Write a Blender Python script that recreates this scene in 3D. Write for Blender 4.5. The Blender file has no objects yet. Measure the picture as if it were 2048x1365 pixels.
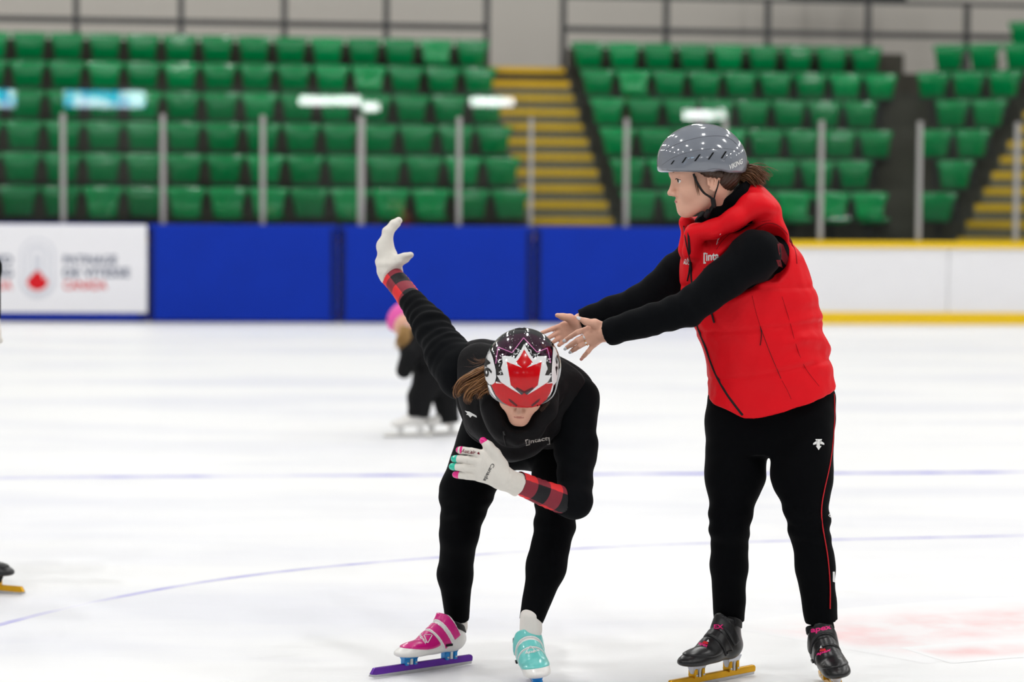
import bpy, bmesh, math, random
import numpy as np
from mathutils import Vector, Matrix
from mathutils.bvhtree import BVHTree

random.seed(7)
SC = bpy.context.scene
COL = SC.collection
IW, IH = 2048.0, 1365.0
FPX = IW * 85.0 / 36.0            # focal length in pixels of the 85 mm lens

# ---------------------------------------------------------------- camera
cam_d = bpy.data.cameras.new('camera')
cam = bpy.data.objects.new('camera', cam_d)
COL.objects.link(cam)
cam_d.lens = 85.0
cam_d.sensor_width = 36.0
cam_d.clip_end = 300
CAM_LOC = Vector((0, 0, 1.46))
CAM_ROT = (Matrix.Rotation(math.radians(90 - 3.22), 3, 'X') @ Matrix.Rotation(math.radians(0.40), 3, 'Z'))
cam.matrix_world = Matrix.Translation(CAM_LOC) @ CAM_ROT.to_4x4()
cam_d.dof.use_dof = True
cam_d.dof.focus_distance = 7.38
cam_d.dof.aperture_fstop = 2.2
SC.camera = cam

# ---------------------------------------------------------------- world, exposure
world = bpy.data.worlds.new('arena_air')
SC.world = world
world.use_nodes = True
world.node_tree.nodes['Background'].inputs[0].default_value = (0.75, 0.8, 0.85, 1)
world.node_tree.nodes['Background'].inputs[1].default_value = 0.15
vs = SC.view_settings
vs.view_transform = 'Standard'
vs.look = 'None'
vs.exposure = -1.43
vs.gamma = 1.0
vs.use_curve_mapping = False
SC.cycles.max_bounces = 4
SC.cycles.diffuse_bounces = 2
SC.cycles.glossy_bounces = 2
SC.cycles.transmission_bounces = 2
SC.cycles.transparent_max_bounces = 8
SC.cycles.use_adaptive_sampling = True
SC.cycles.adaptive_threshold = 0.07
SC.cycles.adaptive_min_samples = 16
SC.cycles.use_denoising = True

# ---------------------------------------------------------------- arena lamps: rows of long panels under the roof
LAMP_W = 310.0
for ix in range(-3, 4):
    for iy in range(-1, 7):
        ld = bpy.data.lights.new('arena_lamp', 'AREA')
        ld.shape = 'RECTANGLE'
        ld.size = 0.28
        ld.size_y = 0.8
        ld.energy = LAMP_W
        ld.color = (1.0, 0.985, 0.965)
        lo = bpy.data.objects.new('arena_lamp', ld)
        lo.location = (ix * 5.6 + 1.1, iy * 5.2 + 1.5, 9.2)
        COL.objects.link(lo)


def px(x, y, d):
    """world point seen at pixel (x, y) of the photograph at distance Y = d"""
    v = CAM_ROT @ Vector(((x - IW / 2) / FPX, -(y - IH / 2) / FPX, -1.0))
    return CAM_LOC + v * (d / v.y)


def ray(x, y):
    v = CAM_ROT @ Vector(((x - IW / 2) / FPX, -(y - IH / 2) / FPX, -1.0))
    return v.normalized()


# ---------------------------------------------------------------- materials
def lin(c):
    out = []
    for v in c:
        v = v / 255.0
        out.append(v / 12.92 if v <= 0.04045 else ((v + 0.055) / 1.055) ** 2.4)
    return out


def mat(name, rgb, rough=0.6, spec=0.5, metal=0.0, var=0.06, scale=20.0, bump=0.0, bscale=300.0, bdist=0.002, coat=0.0, sheen=0.0, emit=0.0, sss=0.0):
    m = bpy.data.materials.new(name)
    m.use_nodes = True
    nt = m.node_tree
    b = nt.nodes['Principled BSDF']
    c = lin(rgb)
    b.inputs['Roughness'].default_value = rough
    b.inputs['Metallic'].default_value = metal
    b.inputs['Specular IOR Level'].default_value = spec
    b.inputs['Coat Weight'].default_value = coat
    b.inputs['Coat Roughness'].default_value = 0.04
    if sheen:
        b.inputs['Sheen Weight'].default_value = sheen
        b.inputs['Sheen Roughness'].default_value = 0.4
    if sss:
        b.inputs['Subsurface Weight'].default_value = sss
        b.inputs['Subsurface Radius'].default_value = (0.012, 0.005, 0.003)
        b.inputs['Subsurface Scale'].default_value = 0.6
    tc = nt.nodes.new('ShaderNodeTexCoord')
    n = nt.nodes.new('ShaderNodeTexNoise')
    n.inputs['Scale'].default_value = scale
    n.inputs['Detail'].default_value = 3
    nt.links.new(tc.outputs['Object'], n.inputs['Vector'])
    mx = nt.nodes.new('ShaderNodeMix')
    mx.data_type = 'RGBA'
    mx.inputs[6].default_value = [max(0, v * (1 - var)) for v in c] + [1]
    mx.inputs[7].default_value = [min(1, v * (1 + var)) for v in c] + [1]
    nt.links.new(n.outputs['Fac'], mx.inputs[0])
    nt.links.new(mx.outputs[2], b.inputs['Base Color'])
    if emit:
        nt.links.new(mx.outputs[2], b.inputs['Emission Color'])
        b.inputs['Emission Strength'].default_value = emit
    if bump:
        n2 = nt.nodes.new('ShaderNodeTexNoise')
        n2.inputs['Scale'].default_value = bscale
        n2.inputs['Detail'].default_value = 4
        nt.links.new(tc.outputs['Object'], n2.inputs['Vector'])
        bp = nt.nodes.new('ShaderNodeBump')
        bp.inputs['Strength'].default_value = bump
        bp.inputs['Distance'].default_value = bdist
        nt.links.new(n2.outputs['Fac'], bp.inputs['Height'])
        nt.links.new(bp.outputs['Normal'], b.inputs['Normal'])
    return m


M = {}
M['red_shell'] = mat('red_shell', (236, 12, 28), 0.55, 0.18, var=0.05, scale=9, bump=0.5, bscale=28, bdist=0.006)
M['red_dark'] = mat('red_seam_and_shade', (150, 8, 20), 0.7, 0.2)  # stitching and edging, also the painted shadow line below the hood
M['black_knit'] = mat('black_knit', (10, 12, 15), 0.85, 0.08, var=0.15, scale=30, bump=0.3, bscale=500, sheen=0.02)
M['black_pants'] = mat('black_pants', (6, 7, 9), 0.85, 0.06, var=0.15, scale=25, bump=0.2, bscale=500, sheen=0.03)
M['black_puffer'] = mat('black_puffer', (19, 18, 20), 0.65, 0.12, var=0.15, scale=20, bump=0.5, bscale=30, bdist=0.006, sheen=0.05)
M['black_strap'] = mat('black_strap', (14, 14, 16), 0.6, 0.3)
M['black_gloss'] = mat('black_gloss', (18, 18, 20), 0.28, 0.5, var=0.2, scale=40)
M['skin'] = mat('skin', (236, 182, 157), 0.5, 0.35, var=0.05, scale=35, bump=0.12, bscale=700)
M['skin_hand'] = mat('skin_hand', (222, 162, 138), 0.5, 0.35, var=0.08, scale=45, bump=0.15, bscale=600)
M['plaid_dark'] = mat('plaid_dark', (104, 14, 26), 0.8, 0.2)
M['lip'] = mat('lip', (190, 112, 104), 0.4, 0.4, var=0.06)
M['lip_pale'] = mat('lip_pale', (200, 132, 116), 0.45, 0.4, var=0.06)
M['brow'] = mat('brow', (84, 56, 40), 0.8, 0.2, var=0.2, scale=120)
M['eye_white'] = mat('eye_white', (232, 228, 224), 0.2, 0.5)
M['iris'] = mat('iris', (62, 48, 38), 0.15, 0.5)
M['hair_brown'] = mat('hair_brown', (112, 74, 46), 0.42, 0.4, var=0.45, scale=70)
M['hair_light'] = mat('hair_light', (158, 112, 70), 0.4, 0.4, var=0.35, scale=70)
M['hair_dark'] = mat('hair_dark', (62, 42, 30), 0.45, 0.4, var=0.4, scale=70)
M['hair_blond'] = mat('hair_blond', (176, 138, 84), 0.5, 0.4, var=0.3, scale=70)
M['helmet_grey'] = mat('helmet_grey', (128, 133, 142), 0.12, 0.5, var=0.03, scale=5, coat=0.6)
M['groove'] = mat('groove', (82, 84, 92), 0.4, 0.4)
M['vent'] = mat('vent', (10, 10, 11), 0.7, 0.2)
M['white_print'] = mat('white_print', (238, 238, 236), 0.5, 0.4, var=0.02)
M['white_gloss'] = mat('white_gloss', (240, 240, 240), 0.15, 0.5, var=0.02, coat=0.5)
M['ink'] = mat('ink', (16, 16, 18), 0.4, 0.3)
M['grey_print'] = mat('grey_print', (196, 192, 186), 0.6, 0.3, var=0.1)
M['helmet_black'] = mat('helmet_black', (15, 13, 16), 0.08, 0.5, var=0.2, coat=1.0)
M['helmet_plum'] = mat('helmet_plum', (52, 16, 40), 0.1, 0.5, var=0.45, scale=45, coat=1.0)
M['helmet_red'] = mat('helmet_red', (206, 10, 20), 0.2, 0.3, var=0.18, scale=35, coat=0.25)
M['helmet_crimson'] = mat('helmet_crimson', (88, 4, 10), 0.25, 0.3, var=0.2, coat=0.2)
M['pink_line'] = mat('pink_line', (222, 130, 190), 0.2, 0.5)
M['glove_white'] = mat('glove_white', (232, 227, 218), 0.75, 0.25, var=0.05, scale=30, bump=0.35, bscale=220)
M['tip_pink'] = mat('tip_pink', (240, 30, 140), 0.2, 0.5, var=0.08, coat=0.4)
M['tip_teal'] = mat('tip_teal', (40, 200, 170), 0.2, 0.5, var=0.08, coat=0.4)
M['print_maroon'] = mat('print_maroon', (120, 20, 40), 0.5, 0.3)
M['nail'] = mat('nail', (250, 250, 255), 0.2, 0.4, var=0.02, coat=0.6)
M['nail_bare'] = mat('nail_bare', (226, 164, 150), 0.25, 0.5, var=0.03)
M['gold'] = mat('gold', (214, 160, 34), 0.3, 0.5, metal=0.85, var=0.15, scale=25)
M['steel'] = mat('steel', (190, 190, 192), 0.28, 0.5, metal=0.9, var=0.15, scale=40)
M['silver'] = mat('silver', (206, 208, 216), 0.35, 0.5, metal=0.6, var=0.08)
M['purple'] = mat('purple', (98, 40, 160), 0.25, 0.5, metal=0.5, var=0.15, scale=25)
M['azure'] = mat('azure', (20, 140, 214), 0.3, 0.5, metal=0.2, var=0.1)
M['boot_white'] = mat('boot_white', (236, 234, 230), 0.3, 0.5, var=0.05, scale=40, coat=0.3)
M['boot_black'] = mat('boot_black', (24, 24, 26), 0.32, 0.5, var=0.2, scale=40, bump=0.15, bscale=250)
M['boot_pink'] = mat('boot_pink', (214, 20, 130), 0.28, 0.5, var=0.08, coat=0.3)
M['boot_teal'] = mat('boot_teal', (110, 208, 202), 0.28, 0.5, var=0.08, coat=0.3)
M['hot_pink'] = mat('hot_pink', (236, 40, 130), 0.5, 0.3)
M['red_print'] = mat('red_print', (216, 28, 40), 0.5, 0.3)
M['sock'] = mat('sock', (235, 230, 224), 0.8, 0.2)
M['pink_hat'] = mat('pink_hat', (236, 96, 176), 0.6, 0.3, var=0.15, scale=30)
M['pale_pink'] = mat('pale_pink', (246, 208, 214), 0.7, 0.3)
M['snow_black'] = mat('snow_black', (13, 13, 15), 0.75, 0.2, var=0.2)

# arena
M['seat_green'] = mat('seat_green', (0, 136, 72), 0.15, 0.55, var=0.1, scale=6)
M['seat_green_b'] = mat('seat_green_pale', (0, 152, 82), 0.15, 0.6, var=0.1, scale=6)  # slightly lighter green, for lowered seats and some others at random
M['bracket'] = mat('bracket', (44, 46, 46), 0.6, 0.3)
M['concrete'] = mat('concrete', (74, 72, 64), 0.85, 0.2, var=0.15, scale=3, bump=0.2, bscale=40)  # darker than the stairs: shade between the seats is put into the colour
M['stair_concrete'] = mat('stair_concrete', (124, 118, 100), 0.85, 0.2, var=0.12, scale=3)
M['nosing'] = mat('nosing', (226, 182, 30), 0.6, 0.3, var=0.12, scale=8)
M['wall_paint'] = mat('wall_paint', (216, 211, 203), 0.8, 0.2, var=0.03, scale=0.6)
M['wall_dark'] = mat('wall_dark', (66, 66, 68), 0.8, 0.2, var=0.05, scale=0.6)
M['rail_grey'] = mat('rail_grey', (78, 78, 78), 0.5, 0.4, metal=0.3, var=0.1)
M['alu'] = mat('alu', (168, 166, 163), 0.4, 0.5, metal=0.15, var=0.05)
M['pad_blue'] = mat('pad_blue', (6, 48, 168), 0.5, 0.15, var=0.10, scale=2.2, bump=0.15, bscale=12)
M['pad_dark'] = mat('pad_dark', (10, 22, 74), 0.7, 0.2)
M['board_white'] = mat('board_white', (244, 244, 247), 0.35, 0.4, var=0.02, scale=3)
M['board_yellow'] = mat('board_yellow', (248, 206, 16), 0.4, 0.4, var=0.04)
M['banner_white'] = mat('banner_white', (244, 244, 248), 0.5, 0.3, var=0.02)
M['banner_navy'] = mat('banner_navy', (60, 76, 110), 0.6, 0.2)
M['banner_red'] = mat('banner_red', (222, 30, 40), 0.6, 0.2)
M['banner_grey'] = mat('banner_grey', (222, 224, 232), 0.6, 0.2)
M['ceiling'] = mat('ceiling', (150, 152, 152), 0.9, 0.1, var=0.04, scale=0.4)
M['aid_white'] = mat('aid_white', (242, 240, 234), 0.5, 0.3)


def mat_glass():
    m = bpy.data.materials.new('rink_glass')
    m.use_nodes = True
    nt = m.node_tree
    for n in list(nt.nodes):
        nt.nodes.remove(n)
    out = nt.nodes.new('ShaderNodeOutputMaterial')
    tr = nt.nodes.new('ShaderNodeBsdfTransparent')
    tr.inputs[0].default_value = (0.95, 0.985, 0.97, 1)
    gl = nt.nodes.new('ShaderNodeBsdfGlossy')
    gl.inputs['Roughness'].default_value = 0.015
    df = nt.nodes.new('ShaderNodeBsdfDiffuse')
    df.inputs[0].default_value = (0.8, 0.85, 0.85, 1)
    nz = nt.nodes.new('ShaderNodeTexNoise')
    nz.inputs['Scale'].default_value = 1.2
    tc = nt.nodes.new('ShaderNodeTexCoord')
    nt.links.new(tc.outputs['Object'], nz.inputs['Vector'])
    mr = nt.nodes.new('ShaderNodeMapRange')
    mr.inputs['To Min'].default_value = 0.0
    mr.inputs['To Max'].default_value = 0.012
    mr.inputs['From Min'].default_value = 0.3
    mr.inputs['From Max'].default_value = 0.7
    nt.links.new(nz.outputs['Fac'], mr.inputs['Value'])
    m1 = nt.nodes.new('ShaderNodeMixShader')
    nt.links.new(mr.outputs['Result'], m1.inputs[0])
    nt.links.new(tr.outputs[0], m1.inputs[1])
    nt.links.new(df.outputs[0], m1.inputs[2])
    fr = nt.nodes.new('ShaderNodeFresnel')
    fr.inputs['IOR'].default_value = 1.5
    m2 = nt.nodes.new('ShaderNodeMixShader')
    nt.links.new(fr.outputs[0], m2.inputs[0])
    nt.links.new(m1.outputs[0], m2.inputs[1])
    nt.links.new(gl.outputs[0], m2.inputs[2])
    nt.links.new(m2.outputs[0], out.inputs[0])
    return m


def mat_ice():
    m = bpy.data.materials.new('ice')
    m.use_nodes = True
    nt = m.node_tree
    b = nt.nodes['Principled BSDF']
    tc = nt.nodes.new('ShaderNodeTexCoord')
    mp = nt.nodes.new('ShaderNodeMapping')
    mp.inputs['Scale'].default_value = (0.35, 1.1, 1)
    nt.links.new(tc.outputs['Object'], mp.inputs['Vector'])
    n1 = nt.nodes.new('ShaderNodeTexNoise')
    n1.inputs['Scale'].default_value = 0.9
    n1.inputs['Detail'].default_value = 6
    nt.links.new(mp.outputs[0], n1.inputs['Vector'])
    rp = nt.nodes.new('ShaderNodeValToRGB')
    rp.color_ramp.elements[0].position = 0.32
    rp.color_ramp.elements[0].color = (0.79, 0.80, 0.85, 1)
    rp.color_ramp.elements[1].position = 0.55
    rp.color_ramp.elements[1].color = (0.90, 0.905, 0.91, 1)
    nt.links.new(n1.outputs['Fac'], rp.inputs[0])
    nt.links.new(rp.outputs[0], b.inputs['Base Color'])
    # skate scratches: thin streaks in roughness and relief
    n2 = nt.nodes.new('ShaderNodeTexNoise')
    n2.inputs['Scale'].default_value = 14
    n2.inputs['Detail'].default_value = 8
    n2.inputs['Distortion'].default_value = 1.5
    nt.links.new(mp.outputs[0], n2.inputs['Vector'])
    mr = nt.nodes.new('ShaderNodeMapRange')
    mr.inputs['To Min'].default_value = 0.28
    mr.inputs['To Max'].default_value = 0.6
    nt.links.new(n2.outputs['Fac'], mr.inputs['Value'])
    nt.links.new(mr.outputs[0], b.inputs['Roughness'])
    bp = nt.nodes.new('ShaderNodeBump')
    bp.inputs['Strength'].default_value = 0.25
    bp.inputs['Distance'].default_value = 0.004
    nt.links.new(n2.outputs['Fac'], bp.inputs['Height'])
    nt.links.new(bp.outputs['Normal'], b.inputs['Normal'])
    b.inputs['Specular IOR Level'].default_value = 0.25
    return m


def mat_plaid():
    """buffalo check from the mesh's UVs: red, dark red and black squares"""
    m = bpy.data.materials.new('plaid')
    m.use_nodes = True
    nt = m.node_tree
    b = nt.nodes['Principled BSDF']
    b.inputs['Roughness'].default_value = 0.6
    b.inputs['Specular IOR Level'].default_value = 0.3
    uv = nt.nodes.new('ShaderNodeTexCoord')
    sp = nt.nodes.new('ShaderNodeSeparateXYZ')
    nt.links.new(uv.outputs['UV'], sp.inputs[0])

    def band(sock):
        fr = nt.nodes.new('ShaderNodeMath'); fr.operation = 'FRACT'
        nt.links.new(sock, fr.inputs[0])
        gt = nt.nodes.new('ShaderNodeMath'); gt.operation = 'GREATER_THAN'
        gt.inputs[1].default_value = 0.5
        nt.links.new(fr.outputs[0], gt.inputs[0])
        return gt.outputs[0]
    a, c = band(sp.outputs[0]), band(sp.outputs[1])
    ad = nt.nodes.new('ShaderNodeMath'); ad.operation = 'ADD'
    nt.links.new(a, ad.inputs[0]); nt.links.new(c, ad.inputs[1])
    hf = nt.nodes.new('ShaderNodeMath'); hf.operation = 'MULTIPLY'; hf.inputs[1].default_value = 0.5
    nt.links.new(ad.outputs[0], hf.inputs[0])
    rp = nt.nodes.new('ShaderNodeValToRGB')
    rp.color_ramp.interpolation = 'CONSTANT'
    e = rp.color_ramp.elements
    e[0].position = 0.0; e[0].color = lin((20, 20, 24)) + [1]
    e[1].position = 0.75; e[1].color = lin((236, 52, 56)) + [1]
    k = e.new(0.25); k.color = lin((140, 44, 58)) + [1]
    nt.links.new(hf.outputs[0], rp.inputs[0])
    nt.links.new(rp.outputs[0], b.inputs['Base Color'])
    return m


M['glass'] = mat_glass()
M['ice'] = mat_ice()
M['plaid'] = mat_plaid()

# ---------------------------------------------------------------- objects
ORI = {}


def new_obj(name, data, parent=None, origin=None):
    o = bpy.data.objects.new(name, data)
    COL.objects.link(o)
    if parent is not None:
        o.parent = parent
        ORI[o.name] = ORI[parent.name]
    else:
        origin = Vector(origin) if origin is not None else Vector((0, 0, 0))
        o.location = origin
        ORI[o.name] = origin
    return o


def mk(name, V, F, material, parent=None, origin=None, smooth=True, uv=None):
    """mesh from world-space vertices; the origin of the thing is taken off"""
    V = np.asarray(V, dtype=np.float64).reshape(-1, 3)
    org = ORI[parent.name] if parent is not None else Vector(origin if origin is not None else (0, 0, 0))
    me = bpy.data.meshes.new(name)
    VL = V - np.array(org)
    if isinstance(F, np.ndarray):
        n, k = F.shape
        me.vertices.add(len(VL)); me.vertices.foreach_set('co', VL.astype(np.float32).ravel())
        me.loops.add(n * k); me.loops.foreach_set('vertex_index', F.astype(np.int32).ravel())
        me.polygons.add(n)
        me.polygons.foreach_set('loop_start', np.arange(0, n * k, k, dtype=np.int32))
        me.polygons.foreach_set('loop_total', np.full(n, k, dtype=np.int32))
        me.update(calc_edges=True)
    else:
        me.from_pydata([tuple(v) for v in VL], [], [tuple(f) for f in F])
        me.update()
    if smooth:
        me.polygons.foreach_set('use_smooth', [True] * len(me.polygons))
    if uv is not None:
        ul = me.uv_layers.new(name='UVMap')
        li = np.zeros(len(me.loops), dtype=np.int32)
        me.loops.foreach_get('vertex_index', li)
        ul.data.foreach_set('uv', np.asarray(uv)[li].astype(np.float32).ravel())
    for mm in (material if isinstance(material, (list, tuple)) else [material]):
        me.materials.append(M[mm] if isinstance(mm, str) else mm)
    return new_obj(name, me, parent, origin)


def empty(name, loc):
    o = bpy.data.objects.new(name, None)
    COL.objects.link(o)
    o.location = loc
    o.empty_display_size = 0.1
    ORI[o.name] = Vector(loc)
    return o


def tag(o, label=None, cat=None, group=None, kind=None):
    if label: o['label'] = label
    if cat: o['category'] = cat
    if group: o['group'] = group
    if kind: o['kind'] = kind
    return o


def box_vf(c, s, ax=None):
    """box of full sizes s about c; ax: 3 row axes"""
    ax = np.eye(3) if ax is None else np.asarray(ax, dtype=float)
    c = np.asarray(c, dtype=float)
    V = []
    for z in (-.5, .5):
        for y in (-.5, .5):
            for x in (-.5, .5):
                V.append(c + ax[0] * x * s[0] + ax[1] * y * s[1] + ax[2] * z * s[2])
    F = [(0, 2, 3, 1), (4, 5, 7, 6), (0, 1, 5, 4), (2, 6, 7, 3), (0, 4, 6, 2), (1, 3, 7, 5)]
    return np.array(V), F


def join_vf(parts):
    V, F, n = [], [], 0
    for v, f in parts:
        V.append(np.asarray(v).reshape(-1, 3))
        F += [tuple(int(i) + n for i in q) for q in f]
        n += len(V[-1])
    return np.concatenate(V), F


def bevel(o, w=0.004, seg=2):
    b = o.modifiers.new('bevel', 'BEVEL')
    b.width = w; b.segments = seg; b.limit_method = 'ANGLE'
    return o


def frames(P):
    P = np.asarray(P, dtype=float)
    T = np.gradient(P, axis=0)
    T /= np.linalg.norm(T, axis=1)[:, None] + 1e-12
    N = np.zeros_like(P)
    ref = np.array([0, 0, 1.0]) if abs(T[0][2]) < 0.9 else np.array([1.0, 0, 0])
    n = np.cross(T[0], ref); n /= np.linalg.norm(n)
    for i in range(len(P)):
        n = n - T[i] * np.dot(n, T[i]); n /= np.linalg.norm(n) + 1e-12
        N[i] = n
    return T, N, np.cross(T, N)


def tube_vf(P, r, n=8, flat=1.0, closed=True):
    P = np.asarray(P, dtype=float)
    r = np.broadcast_to(np.asarray(r, dtype=float), (len(P),))
    T, N, B = frames(P)
    a = np.linspace(0, 2 * math.pi, n, endpoint=False)
    V = P[:, None, :] + r[:, None, None] * (np.cos(a)[None, :, None] * N[:, None, :] + flat * np.sin(a)[None, :, None] * B[:, None, :])
    V = V.reshape(-1, 3)
    F = []
    for i in range(len(P) - 1):
        for j in range(n):
            F.append((i * n + j, i * n + (j + 1) % n, (i + 1) * n + (j + 1) % n, (i + 1) * n + j))
    if closed:
        F.append(tuple(range(n))[::-1])
        F.append(tuple(range((len(P) - 1) * n, len(P) * n)))
    return V, F


def spline(pts, n=24):
    """Catmull-Rom through pts (any dimension)"""
    P = np.asarray([list(p) for p in pts], dtype=float)
    if len(P) < 3:
        t = np.linspace(0, 1, n)[:, None]
        return P[0] * (1 - t) + P[-1] * t
    Q = np.concatenate([[2 * P[0] - P[1]], P, [2 * P[-1] - P[-2]]])
    out = []
    seg = len(P) - 1
    for u in np.linspace(0, seg - 1e-9, n):
        i = int(u); t = u - i
        p0, p1, p2, p3 = Q[i:i + 4]
        out.append(0.5 * (2 * p1 + (p2 - p0) * t + (2 * p0 - 5 * p1 + 4 * p2 - p3) * t * t + (3 * p1 - p0 - 3 * p2 + p3) * t ** 3))
    return np.array(out)


# ---------------------------------------------------------------- implicit surfaces
def v3(p):
    return np.array([p[0], p[1], p[2]], dtype=np.float32)


def cap(a, b, ra, rb=None):
    a, b = v3(a), v3(b)
    rb = ra if rb is None else rb
    ab = b - a
    L2 = float(np.dot(ab, ab)) + 1e-12

    def f(P):
        pa = P - a
        t = np.clip(pa @ ab / L2, 0, 1)
        q = pa - t[:, None] * ab
        return np.sqrt(np.einsum('ij,ij->i', q, q)) - (ra + (rb - ra) * t)
    return f, ((a + b) / 2, math.sqrt(L2) / 2 + max(ra, rb))


def ell(c, r, ax=None):
    c = v3(c)
    r = np.array(r, dtype=np.float32)
    A = np.eye(3, dtype=np.float32) if ax is None else np.asarray(ax, dtype=np.float32)

    def f(P):
        q = (P - c) @ A.T
        k0 = np.sqrt(np.einsum('ij,ij->i', q / r, q / r)) + 1e-6
        g = q / (r * r)
        k1 = np.sqrt(np.einsum('ij,ij->i', g, g)) + 1e-6
        return np.maximum(k0 * (k0 - 1) / k1, -float(min(r)))
    return f, (c, float(max(r)))


def loft(o, ax, T, C1, C2, A, B, cut=True):
    """stack of ellipses along ax[2]; per station t: centre (C1, C2) and half axes A, B in the ax frame"""
    o = v3(o)
    X = np.asarray(ax, dtype=np.float32)
    T, C1, C2, A, B = [np.asarray(k, dtype=np.float32) for k in (T, C1, C2, A, B)]
    tt = np.linspace(T[0], T[-1], 200)

    def sm(y):
        v = np.interp(tt, T, y)
        ker = np.ones(17) / 17
        return np.convolve(np.pad(v, 8, mode='edge'), ker, 'valid').astype(np.float32)
    c1, c2, a_, b_ = sm(C1), sm(C2), sm(A), sm(B)

    def f(P):
        q = (P - o) @ X.T
        t = np.clip(q[:, 2], T[0], T[-1])
        a, b = np.interp(t, tt, a_), np.interp(t, tt, b_)
        u, v = q[:, 0] - np.interp(t, tt, c1), q[:, 1] - np.interp(t, tt, c2)
        k0 = np.sqrt((u / a) ** 2 + (v / b) ** 2) + 1e-6
        k1 = np.sqrt((u / a ** 2) ** 2 + (v / b ** 2) ** 2) + 1e-6
        d = np.maximum(k0 * (k0 - 1) / k1, -np.minimum(a, b))
        e = np.maximum(T[0] - q[:, 2], q[:, 2] - T[-1])
        if cut:
            return np.maximum(d, e).astype(np.float32)
        return np.where(e > 0, np.sqrt(np.maximum(d, 0) ** 2 + e ** 2), np.maximum(d, e)).astype(np.float32)
    mid = o + X[2] * (T[0] + T[-1]) / 2 + X[0] * float(C1.mean()) + X[1] * float(C2.mean())
    return f, (mid, (T[-1] - T[0]) / 2 + float(max(A.max(), B.max())) + 0.2)


def flatcap(a, b, ra, rb):
    """tapered capsule cut flat at b"""
    f0, bd0 = cap(a, b, ra, rb)
    bb = v3(b); n = v3(b) - v3(a); n = n / np.linalg.norm(n)
    return (lambda P: np.maximum(f0(P), (P - bb) @ n)), bd0


def half(p, n):
    """half space: negative on the side away from n"""
    p = v3(p); n = v3(n); n = n / np.linalg.norm(n)
    return (lambda P: (P - p) @ n), (p, 1e6)


def wob(P, f, seed=0):
    rs = np.random.RandomState(seed)
    out = np.zeros(len(P), dtype=np.float32)
    for i in range(4):
        k = rs.normal(size=3).astype(np.float32); k /= np.linalg.norm(k)
        out += np.sin(P @ (k * f * (0.7 + 0.5 * i)) + rs.uniform(0, 6.28) + 1.3 * np.sin(P @ (np.roll(k, 1) * f * 0.6)))
    return out * 0.25


class Shape:
    def __init__(s):
        s.it = []
        s.post = []

    def add(s, prim, k=0.02, op='u'):
        s.it.append((prim[0], prim[1], k, op))
        return s

    def chain(s, pts, rad, k=0.02, kin=0.01):
        for i in range(len(pts) - 1):
            s.add(cap(pts[i], pts[i + 1], rad[i], rad[i + 1]), k if i == 0 else kin)
        return s

    def disp(s, fn):
        s.post.append(fn)
        return s

    def __call__(s, P, cull=None):
        d = None
        for fn, (c, R), k, op in s.it:
            if op == 'u':
                if cull is not None and np.linalg.norm(cull[0] - c) - R - cull[1] > 0.05:
                    continue
                v = fn(P)
                if d is None:
                    d = v.astype(np.float32)
                elif k > 0:
                    h = np.maximum(k - np.abs(d - v), 0) / k
                    d = np.minimum(d, v) - h * h * k * 0.25
                else:
                    d = np.minimum(d, v)
            elif d is not None:
                if cull is not None and R < 1e5 and np.linalg.norm(cull[0] - c) - R - cull[1] > 0.08:
                    continue
                v = fn(P)
                if op == 's':
                    v = -v
                if k > 0:
                    h = np.maximum(k - np.abs(d - v), 0) / k
                    d = np.maximum(d, v) + h * h * k * 0.25
                else:
                    d = np.maximum(d, v)
        if d is None:
            return np.full(len(P), 1.0, dtype=np.float32)
        for fn in s.post:
            d = d + fn(P)
        return d

    def bounds(s):
        lo, hi = np.full(3, 1e9), np.full(3, -1e9)
        for fn, (c, R), k, op in s.it:
            if op == 'u':
                lo = np.minimum(lo, np.asarray(c) - R - 0.02); hi = np.maximum(hi, np.asarray(c) + R + 0.02)
        return lo, hi


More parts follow.
